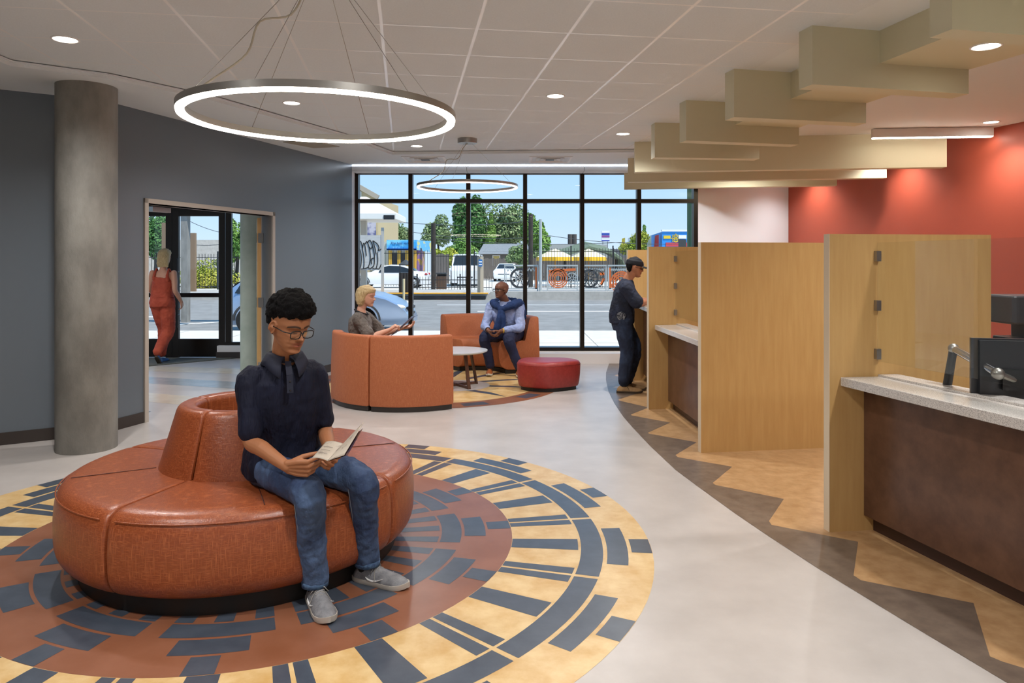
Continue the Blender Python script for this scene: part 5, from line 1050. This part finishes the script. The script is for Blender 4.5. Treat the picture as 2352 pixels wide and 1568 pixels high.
shoe(A, (-.888, 3.30, 0), (.42, -.78, 0), .30, mShoe, mSole, M('lace_grey', '#8d8a86', .8), socks=mSock, swoosh=True, W_=.05)
shoe(A, (-.70, 3.53, 0), (.80, -.36, 0), .30, mShoe, mSole, M('lace_grey', '#8d8a86'), socks=mSock, swoosh=True, W_=.05)
# leaflet: folded card held in both hands
q = MB(); hR = at(716, 1056, 3.10); 
c0_, c1_, c2_, c3_ = at(716, 1052, 3.07), at(752, 1058, 3.02), at(788, 1018, 3.14), at(748, 1014, 3.20)
d0_, d1_ = at(800, 1040, 3.0), at(836, 968, 3.10)
def sheet(mb, a, b_, c, d, bow, nrm, m=0, N=10):
    P = [[(a.lerp(b_, u/N)).lerp(d.lerp(c, u/N), v/N)+nrm*bow*sin(PI*u/N) for u in range(N+1)] for v in range(N+1)]
    mb.loft(P, close=False, cap=False, m=m)
sheet(q, c0_, c1_, c2_, c3_, .006, V((0, 0, 1))); sheet(q, c1_, at(790, 1045, 2.99), d1_, c2_, .004, V((0, -1, .3)), 0)
LF = tag(q.build('leaflet', [M('leaflet_paper', '#b8ad9f', .5, '#8f8379', scale=30, lo=.56, hi=.66)], smooth=True), 'folded beige printed leaflet held by the reading person', 'leaflet'); md = LF.modifiers.new('t', 'SOLIDIFY'); md.thickness = .0012
q = MB(); sheet(q, c1_+V((.006, .012, -.004)), at(795, 1047, 3.0)+V((.004, .01, 0)), d1_+V((-.006, .01, -.03)), c2_+V((.008, .01, -.002)), .004, V((0, -1, .3))); q.build('back_page', M('leaflet_violet', '#5d4a5e', .5, '#8f6a5a', scale=14, lo=.45, hi=.55), LF, smooth=True)
q = MB()
for r_ in range(3):
    a_ = c0_.lerp(c3_, .25+.18*r_); b_2 = c1_.lerp(c2_, .25+.18*r_); q.tube([a_.lerp(b_2, .2)+V((0, -.002, .0085)), a_.lerp(b_2, .5)+V((0, -.002, .0105)), a_.lerp(b_2, .75)+V((0, -.002, .0085))], .0007, 4)
q.build('print', M('ink', '#5a5450', .8), LF)
# ---- blonde woman on the near curved sofa, seen from the side ----
SK2 = skinmat('skin_fair', '#d8a48b', '#b8625a')
B_ = empty('person', (-1.62, 8.2, 0), 'blonde person in a grey-brown short-sleeved shirt writing on a clipboard behind the sofa back', 'person')
Mb = frame((-1.655, 8.2, 1.055), (.95, -.16, -.14)); s2 = 1.04
hip = V((-1.68, 8.22, .52)); b = MB(); add_head(b, Mb, s2, openeye=False, ears=False)
limb(b, [(-1.70, 8.2, .95), (-1.70, 8.2, 1.03), (-1.665, 8.2, 1.10)], [.058, .047, .048])
sd2 = V((.12, 1, 0)).normalized()
torso(b, [(hip, .14, .10), (V((-1.70, 8.2, .7)), .115, .09), (V((-1.71, 8.2, .86)), .13, .095), (V((-1.70, 8.2, .95)), .10, .06)], sd2)
sN, sF = V((-1.70, 8.04, .925)), V((-1.68, 8.37, .925)); eN, eF = V((-1.56, 7.99, .72)), V((-1.50, 8.42, .72)); wN, wF = V((-1.36, 8.06, .80)), V((-1.25, 8.36, .80))
for s_, e_, w_ in ((sN, eN, wN), (sF, eF, wF)): limb(b, [s_, s_.lerp(e_, .5), e_, e_.lerp(w_, .4), w_], [.043, .042, .037, .036, .023])
hand(b, wN, (.6, .15, .45), (.4, .2, -.6), (-.1, .8, .2), curl=(55, 55, 30), k=.92); hand(b, wF, (.8, .0, .1), (0, -.2, .9), (0, -1, 0), curl=(30, 30, 20), k=.92)
for kn, hy in ((V((-1.24, 8.10, .52)), -.08), (V((-1.22, 8.34, .52)), .08)): limb(b, [hip+V((0, hy, 0)), kn, V((kn.x+.02, kn.y, .1))], [.06, .034, .028])
o, wv = solid('body', b, .0045, SK2, B_, 1); colour_skin(o, wv, Mb, s2, brows=.5)
# bob of hair
bF = [(-.005, -.01), (.03, .008), (.08, .028), (.11, .042), (.14, .066), (.16, .084), (.19, .085), (.215, .055), (.235, .01)]
bW = [(-.005, .05), (.02, .076), (.06, .086), (.11, .089), (.16, .089), (.195, .078), (.22, .05), (.235, .01)]
bB = [(-.005, -.070), (.02, -.095), (.06, -.112), (.12, -.124), (.17, -.118), (.2, -.095), (.22, -.06), (.235, -.01)]
hairshell(B_, Mb, s2, bF, bW, bB, -.005, .236, mHairBl, .003, 40, .006)
b = MB(); torso(b, [(hip, .165, .13), (V((-1.70, 8.2, .66)), .145, .12), (V((-1.715, 8.2, .80)), .16, .125), (V((-1.71, 8.2, .90)), .165, .11), (V((-1.705, 8.2, .955)), .12, .08), (V((-1.70, 8.2, .985)), .062, .06)], sd2)
limb(b, [sN+V((0, .05, 0)), sN, sN.lerp(eN, .45), sN.lerp(eN, .80)], [.065, .068, .066, .072]); limb(b, [sF-V((0, .05, 0)), sF, sF.lerp(eF, .45), sF.lerp(eF, .80)], [.065, .068, .066, .072])
s_, _ = solid('shirt', b, .007, M('shirt_taupe', '#5c544e', .8, '#77706a', scale=10, bump=.8, bscale=22, bdist=.02), B_, 4, cloth_disp(.012, 12, (1, 1, .6)))
q = MB(); cc_ = V((-1.70, 8.2, .985)); P = [cc_+V((.075*cos(a)+.0, .072*sin(a), .028*(-cos(a))+.004)) for a in [2*PI*k_/24 for k_ in range(25)]]; q.tube(P, .009, 8); q.build('collar', M('collar_black', '#1c1b1d', .7), s_, smooth=True)
b = MB(); torso(b, [(hip-V((.03, 0, .04)), .15, .12), (hip+V((0, 0, .05)), .155, .12)], sd2)
for kn, hy in ((V((-1.24, 8.10, .52)), -.08), (V((-1.22, 8.34, .52)), .08)): limb(b, [hip+V((0, hy, 0)), kn, V((kn.x+.02, kn.y, .12))], [.09, .068, .055])
solid('trousers', b, .009, M('trouser_black', '#17171a', .8), B_, 3)
for kn in ((-1.22, 8.10), (-1.20, 8.34)): shoe(B_, (kn[0], kn[1], 0), (1, 0, 0), .25, M('flat_black', '#111', .4) if False else mBlack, mBlack, W_=.042)
q = MB(); Fc = frame((-1.235, 8.2, .83), (.70, -.1, .62), up=(-.5, 0, 1)); q.box((-.115, -.14, -.003), (.115, .15, .003), mat=Fc); cb = tag(q.build('clipboard', M('board_violet', '#5a5a78', .5)), 'dark clipboard held by the blonde person', 'clipboard')
q = MB(); q.box((-.105, -.13, .0035), (.105, .13, .005), mat=Fc); q.build('paper_sheet', M('paper_lilac', '#cfcde0', .6), cb); q = MB(); q.box((-.04, .12, .004), (.04, .15, .012), mat=Fc); q.build('clip', mSteel, cb)
# ---- bald man on the far curved sofa ----
SK3 = skinmat('skin_brown', '#7d5340', '#6b3330')
Cc = empty('person', (-.05, 10.2, 0), 'bald person in a light blue shirt with a navy sweater round the shoulders, hands clasped', 'person')
Mc = frame((-.155, 10.12, 1.045), (-.62, -.55, .04)); s3 = 1.06
b = MB(); add_head(b, Mc, s3, openeye=True); hip = V((.0, 10.34, .54)); sd3 = V((.88, -.30, 0)).normalized(); ch = V((-.095, 10.19, .87))
limb(b, [(-.10, 10.19, .95), (-.11, 10.17, 1.03), (-.15, 10.13, 1.09)], [.07, .062, .06])
torso(b, [(hip, .16, .12), (V((-.04, 10.28, .70)), .16, .13), (ch, .16, .11), (V((-.10, 10.19, .97)), .10, .07)], sd3)
sR, sL = V((-.29, 10.24, .93)), V((.095, 10.14, .92)); eR, eL = V((-.375, 10.12, .665)), V((.11, 9.98, .655)); wR, wL = V((-.325, 9.88, .625)), V((-.155, 9.86, .615))
for s_, e_, w_ in ((sR, eR, wR), (sL, eL, wL)): limb(b, [s_, s_.lerp(e_, .5), e_, e_.lerp(w_, .4), w_], [.05, .047, .042, .04, .027])
hand(b, wR, (.45, -.25, -.6), (.7, 0, .2), (.2, -.8, 0), curl=(30, 35, 25)); hand(b, wL, (-.55, -.25, -.55), (-.6, .3, .3), (-.1, -.8, .2), curl=(45, 50, 30))
kR, kL = V((-.375, 9.97, .515)), V((-.045, 9.86, .515)); aR, aL = V((-.30, 10.02, .10)), V((.09, 9.86, .11))
for h_, k_, a_ in ((hip+sd3*-.1, kR, aR), (hip+sd3*.09, kL, aL)): limb(b, [h_, k_, a_], [.06, .036, .032])
o, wv = solid('body', b, .0045, SK3, Cc, 1); colour_skin(o, wv, Mc, s3, brows=.5, beard=.25)
eyes(Cc, Mc, s3); glasses(Cc, Mc, s3, mLensN, wd=.026, hh=.017, th=.0032, y0=.099)
q = MB(); q.tube([Mc @ V((.062*s3*sg*.0+x, y, z)) for x, y, z in ()] or [(0, 0, -5), (0, 0, -5.01)], .001, 4)
b = MB(); torso(b, [(hip+V((-.01, .0, -.02)), .19, .15), (V((-.03, 10.30, .64)), .20, .175), (V((-.07, 10.24, .76)), .195, .17), (ch, .20, .145), (V((-.10, 10.19, .95)), .165, .11), (V((-.10, 10.185, .995)), .10, .08), (V((-.10, 10.18, 1.015)), .07, .07)], sd3)
for s_, e_, w_, g_ in ((sR, eR, wR, 1), (sL, eL, wL, -1)): limb(b, [s_+sd3*g_*.05, s_, s_.lerp(e_, .5), e_, e_.lerp(w_, .45), e_.lerp(w_, .72)], [.075, .076, .068, .064, .052, .05])
sh_, _ = solid('shirt', b, .007, M('shirt_lightblue', '#93a5d6', .7, '#a9b8e0', scale=8, bump=.8, bscale=18, bdist=.02), Cc, 4, cloth_disp(.013, 12, (1, 1, .7)))
fw = V((-.34, -.94, 0)).normalized(); mSw = M('sweater_navy', '#18305c', .85, '#203c70', scale=20, bump=.4, bscale=160)
b = MB(); P = [V((-.10, 10.19, .985))+sd3*(.15*cos(a))*1.0-fw*(.115*sin(a))+V((0, 0, .03*sin(a)-.01)) for a in [R(-50+280*k_/16) for k_ in range(17)]]
b.tube(P, [.045+.012*abs(sin(k_*.9)) for k_ in range(17)], 14)
kt = V((-.155, 10.02, .90)); b.ball(kt, (.048, .04, .05)); limb(b, [V((.10, 10.10, .99)), V((.02, 10.0, .96)), kt], [.055, .05, .035]); limb(b, [V((-.26, 10.14, .99)), V((-.22, 10.05, .95)), kt], [.05, .045, .035])
limb(b, [kt, kt+V((-.02, -.035, -.12)), kt+V((-.06, -.03, -.26))], [.035, .042, .045]); limb(b, [kt, kt+V((.03, -.03, -.12)), kt+V((.02, -.03, -.29))], [.035, .04, .036]); limb(b, [V((.12, 10.2, .97)), V((.15, 10.18, .87)), V((.17, 10.2, .78))], [.05, .05, .035])
solid('sweater', b, .006, mSw, Cc, 3, cloth_disp(.008, 25))
b = MB(); torso(b, [(hip-V((0, 0, .06)), .17, .14), (hip+V((0, 0, .04)), .18, .15)], sd3)
for h_, k_, a_ in ((hip+sd3*-.1, kR, aR), (hip+sd3*.09, kL, aL)): limb(b, [h_, h_.lerp(k_, .5), k_, k_.lerp(a_, .5), a_+V((0, 0, .03))], [.105, .095, .080, .068, .062], 18)
solid('trousers', b, .007, M('chino_navy', '#131a3a', .75, '#1a2246', scale=6), Cc, 3, cloth_disp(.008, 14))
mTanS = M('shoe_tan', '#9a5426', .5); shoe(Cc, (-.305, 10.03, .01), (-.05, -1, 0), .28, mTanS, M('sole_white', '#e0dcd2', .6), M('lace_tan', '#7a4420', .7), socks=mSock); shoe(Cc, (.09, 9.87, .015), (.1, -1, 0), .28, mTanS, M('sole_white', '#e0dcd2'), socks=mSock)
q = MB(); q.lathe([(.029, -.008), (.034, -.008), (.034, .008), (.029, .008)], n=20, solid=True); Fw = frame(wL.lerp(eL, .12), (0, 0, 1), up=(wL-eL)); q.v = [Fw @ p for p in q.v]; q.build('wristband', M('band_yellow', '#d9b24a', .5), Cc)
q = MB(); q.lathe([(.031, -.008), (.036, -.008), (.036, .008), (.031, .008)], n=20, solid=True); Fw = frame(wL.lerp(eL, .22), (0, 0, 1), up=(wL-eL)); q.v = [Fw @ p for p in q.v]; q.build('wristband', M('band_lightblue', '#4fa3dc', .5), Cc)
q = MB(); q.lathe([(.029, -.012), (.036, -.012), (.036, .012), (.029, .012)], n=20, solid=True); Fw = frame(wR.lerp(eR, .12), (0, 0, 1), up=(wR-eR)); q.v = [Fw @ p for p in q.v]; q.build('wristwatch', mBlack, Cc)
# ---- standing man at the counter ----
SK4 = skinmat('skin_olive', '#ad7354', '#a05a4c')
D_ = empty('person', (1.36, 8.68, 0), 'person in navy cap, dark paint-spotted shirt, jeans and tan boots leaning on the counter', 'person')
Md = frame((1.455, 8.72, 1.375), (.94, -.10, -.16)); s4 = 1.03
b = MB(); add_head(b, Md, s4, openeye=False); sd4 = V((.10, 1, 0)).normalized(); hip = V((1.33, 8.75, .86))
limb(b, [(1.375, 8.73, 1.27), (1.40, 8.73, 1.36), (1.44, 8.72, 1.42)], [.07, .06, .058])
torso(b, [(hip, .15, .11), (V((1.33, 8.75, 1.0)), .14, .11), (V((1.36, 8.74, 1.2)), .16, .11), (V((1.38, 8.73, 1.32)), .09, .06)], sd4)
sN, sF = V((1.355, 8.55, 1.245)), V((1.39, 8.92, 1.245)); eN, eF = V((1.47, 8.50, 1.065)), V((1.52, 8.98, 1.075)); wN, wF = V((1.64, 8.62, 1.085)), V((1.68, 8.86, 1.085))
for s_, e_, w_ in ((sN, eN, wN), (sF, eF, wF)): limb(b, [s_, s_.lerp(e_, .5), e_, e_.lerp(w_, .4), w_], [.052, .05, .044, .042, .027])
hand(b, wN, (.5, .6, .05), (0, 0, -1), (.6, -.5, 0), curl=(25, 30, 20)); hand(b, wF, (.5, -.6, .05), (0, 0, -1), (.6, .5, 0), curl=(30, 30, 20))
legs4 = ((hip+V((-.0, -.09, -.02)), V((1.37, 8.66, .48)), V((1.33, 8.63, .10))), (hip+V((.02, .09, -.02)), V((1.50, 8.86, .48)), V((1.40, 8.80, .10))))
for h_, k_, a_ in legs4: limb(b, [h_, k_, a_], [.06, .036, .032])
o, wv = solid('body', b, .0045, SK4, D_, 1); colour_skin(o, wv, Md, s4, brows=.9, beard=.9)
b = MB(); torso(b, [(V((1.325, 8.75, .82)), .178, .148), (V((1.325, 8.75, .92)), .172, .150), (V((1.335, 8.745, 1.05)), .172, .142), (V((1.36, 8.74, 1.18)), .188, .135), (V((1.375, 8.735, 1.27)), .165, .11), (V((1.385, 8.73, 1.325)), .09, .08), (V((1.39, 8.73, 1.345)), .066, .068)], sd4)
for s_, e_, g_ in ((sN, eN, 1), (sF, eF, -1)): limb(b, [s_+sd4*g_*.05, s_, s_.lerp(e_, .45), s_.lerp(e_, .88)], [.08, .083, .078, .080])
ts, _ = solid('shirt', b, .007, M('shirt_darknavy', '#161b2a', .85, '#202940', scale=8, bump=.8, bscale=14, bdist=.02), D_, 4, cloth_disp(.010, 10, (1, 1, .6)))
q = MB()
for k_ in range(3): q.lathe([(.018*(k_+1)-.004, -.001), (.018*(k_+1), .001)], n=24, cap=False)
for k_ in range(6): q.beam((-.035+.014*k_, -.03, 0), (-.035+.014*k_, .03, 0), .004, .002)
Fx = frame((1.315, 8.545, .915), (0, .02, 1), up=(-.25, -1, 0)); 
q = MB(); q.lathe([(.001, .008), (.05, .006), (.052, .0)], n=28); q.v = [Matrix.Translation((1.29, 8.572, .915)) @ Matrix.Rotation(R(94), 4, 'X') @ Matrix.Rotation(R(-10), 4, 'Y') @ p for p in q.v]; q.build('round_emblem', M('emblem_white', '#8d9096', .8, '#2a2f3a', scale=60, lo=.45, hi=.52), ts)
b = MB(); torso(b, [(hip-V((.0, 0, .12)), .15, .12), (hip+V((0, 0, .02)), .165, .14)], sd4)
for h_, k_, a_ in legs4: limb(b, [h_, h_.lerp(k_, .5), k_, k_.lerp(a_, .5), a_+V((0, 0, .06)), a_+V((0, 0, .03))], [.105, .098, .082, .076, .074, .066], 18)
solid('jeans', b, .007, mJean2, D_, 3, cloth_disp(.010, 12, (1, 1, .8)))
mBoot = M('boot_tan', '#93714b', .8, '#a9875c', scale=20); mBs = M('boot_sole', '#4a3d2f', .8)
shoe(D_, (1.32, 8.63, 0), (1, -.12, 0), .30, mBoot, mBs, M('lace_boot', '#5a4832', .8), W_=.052, hi=.12); shoe(D_, (1.395, 8.80, 0), (1, -.05, 0), .30, mBoot, mBs, M('lace_boot', '#5a4832'), W_=.052, hi=.12)
S_ = Md @ Matrix.Scale(s4, 4); cF = [(.135, .094), (.15, .096), (.18, .090), (.21, .065), (.232, .02), (.24, .0)]; cW = [(.135, .080), (.15, .083), (.18, .082), (.21, .062), (.232, .03), (.24, .005)]; cB = [(.118, -.09), (.14, -.114), (.18, -.108), (.21, -.078), (.232, -.035), (.24, -.005)]
q = MB(); q.loft([[S_ @ p for p in r_] for r_ in head_rings(cF, cW, cB, 2.2, 24, 40, False, .24, lo=.132)]); cap_ = q.build('cap', M('cap_navy', '#10131c', .8), D_, smooth=True)
q = MB(); rings = []
for k_ in range(9):
    x = -.072+.018*k_; yb = .055+.035*math.sqrt(max(0, 1-(x/.08)**2)); yf = .095+.075*math.sqrt(max(0, 1-(x/.078)**2)); zt_ = .142-.9*x*x*2
    rings.append([V((x, yb, zt_+.003)), V((x, yf, zt_-.012)), V((x, yf, zt_-.016)), V((x, yb, zt_-.001))])
q.loft([[S_ @ p for p in r_] for r_ in rings]); q.build('cap_brim', M('cap_navy', '#10131c'), cap_, smooth=True)
q = MB(); q.tube([S_ @ V((x, .0955, .160+z)) for x, z in ((-.02, -.012), (-.02, .014), (-.005, .002), (.01, .014), (.01, -.012))], .0025, 5); q.build('cap_badge', M('badge_grey', '#8a8f9c', .6), cap_)
hairshell(D_, Md, s4, [(.03, -.06), (.08, -.02), (.12, .0), (.14, .01)], [(.03, .03), (.06, .062), (.09, .0725), (.12, .0755), (.145, .078)], [(.03, -.05), (.05, -.068), (.08, -.088), (.11, -.102), (.145, -.110)], .04, .145, mHairBk, .0015, 60, .006, name='hair')
glasses(D_, Md, s4, mLensN, wd=.025, hh=.014, th=.0022)
# ---- woman walking out ----
SK5 = skinmat('skin_pale', '#cf9a80', '#b8625a')
E_ = empty('person', (-5.370, 11.2, 0), 'blonde person in a rust-red sleeveless jumpsuit walking out toward the glass doors', 'person')
Me = frame((-5.350, 11.20, 1.53), (.10, 1, -.03)); s5_ = 1.0
b = MB(); add_head(b, Me, s5_, ears=False); sd5 = V((-1, .12, 0)).normalized(); hip = V((-5.370, 11.15, .95))
limb(b, [(-5.360, 11.16, 1.40), (-5.355, 11.17, 1.49), (-5.350, 11.19, 1.56)], [.062, .048, .05])
torso(b, [(hip, .15, .11), (V((-5.370, 11.16, 1.10)), .125, .09), (V((-5.365, 11.16, 1.28)), .15, .10), (V((-5.360, 11.16, 1.38)), .145, .07), (V((-5.360, 11.16, 1.43)), .06, .05)], sd5)
arms5 = ((V((-5.525, 11.16, 1.385)), V((-5.585, 11.20, 1.14)), V((-5.550, 11.36, .98))), (V((-5.195, 11.16, 1.385)), V((-5.150, 11.10, 1.12)), V((-5.115, 11.24, .93))))
for a_ in arms5: limb(b, [a_[0], a_[0].lerp(a_[1], .5), a_[1], a_[1].lerp(a_[2], .4), a_[2]], [.045, .044, .037, .036, .024])
hand(b, arms5[0][2], (.1, .5, -.6), (1, 0, 0), (0, 1, .3), curl=(25, 30, 20), k=.93); hand(b, arms5[1][2], (-.1, .5, -.7), (-1, 0, 0), (0, 1, .3), curl=(25, 30, 20), k=.93)
legs5 = ((hip+V((-.08, 0, -.02)), V((-5.410, 11.30, .52)), V((-5.400, 11.20, .12))), (hip+V((.08, 0, -.02)), V((-5.290, 11.18, .50)), V((-5.360, 10.98, .17))))
for l_ in legs5: limb(b, list(l_), [.06, .036, .032])
solid('body', b, .006, SK5, E_, 2)
bF = [(-.06, -.03), (.03, -.01), (.08, .015), (.13, .04), (.16, .08), (.19, .085), (.22, .05), (.237, .01)]; bW = [(-.06, .088), (.0, .094), (.06, .094), (.11, .092), (.16, .090), (.195, .080), (.22, .05), (.237, .01)]; bB = [(-.06, -.088), (.0, -.108), (.06, -.118), (.12, -.122), (.17, -.116), (.2, -.095), (.22, -.06), (.237, -.01)]
hairshell(E_, Me, s5_, bF, bW, bB, -.06, .238, mHairBl, .004, 40, .006)
b = MB(); torso(b, [(hip+V((0, 0, -.08)), .175, .14), (hip, .180, .145), (V((-5.370, 11.16, 1.08)), .158, .12), (V((-5.365, 11.16, 1.24)), .160, .115), (V((-5.360, 11.16, 1.315)), .135, .10)], sd5)
for sg in (-1, 1): limb(b, [V((-5.360+sg*.105, 11.08, 1.28)), V((-5.360+sg*.10, 11.085, 1.36)), V((-5.360+sg*.095, 11.15, 1.445)), V((-5.360+sg*.10, 11.23, 1.34))], [.028, .020, .017, .022], 10)
for l_ in legs5: limb(b, [l_[0], l_[0].lerp(l_[1], .5), l_[1], l_[1].lerp(l_[2], .5), l_[2]+V((0, 0, .03))], [.112, .108, .095, .080, .066], 18)
js, _ = solid('jumpsuit', b, .007, M('rust_linen', '#a33f2a', .8, '#bb5238', scale=7), E_, 4, cloth_disp(.012, 11, (1, 1, .8)))
q = MB(); q.tube([V((-5.370, 11.155, 1.02))+sd5*(.172*cos(a))+V((0, 1, 0))*(.132*sin(a)) for a in [2*PI*k_/24 for k_ in range(25)]], .007, 6); q.build('waist_seam', M('rust_linen', '#a33f2a'), js)
mBl = M('shoe_blue', '#3c5d8a', .6); shoe(E_, (-5.400, 11.22, 0), (0, 1, 0), .25, mBl, mBs, W_=.042); shoe(E_, (-5.360, 10.97, .075), (.05, 1, 0), .25, mBl, mBs, W_=.042, pitch=-48)
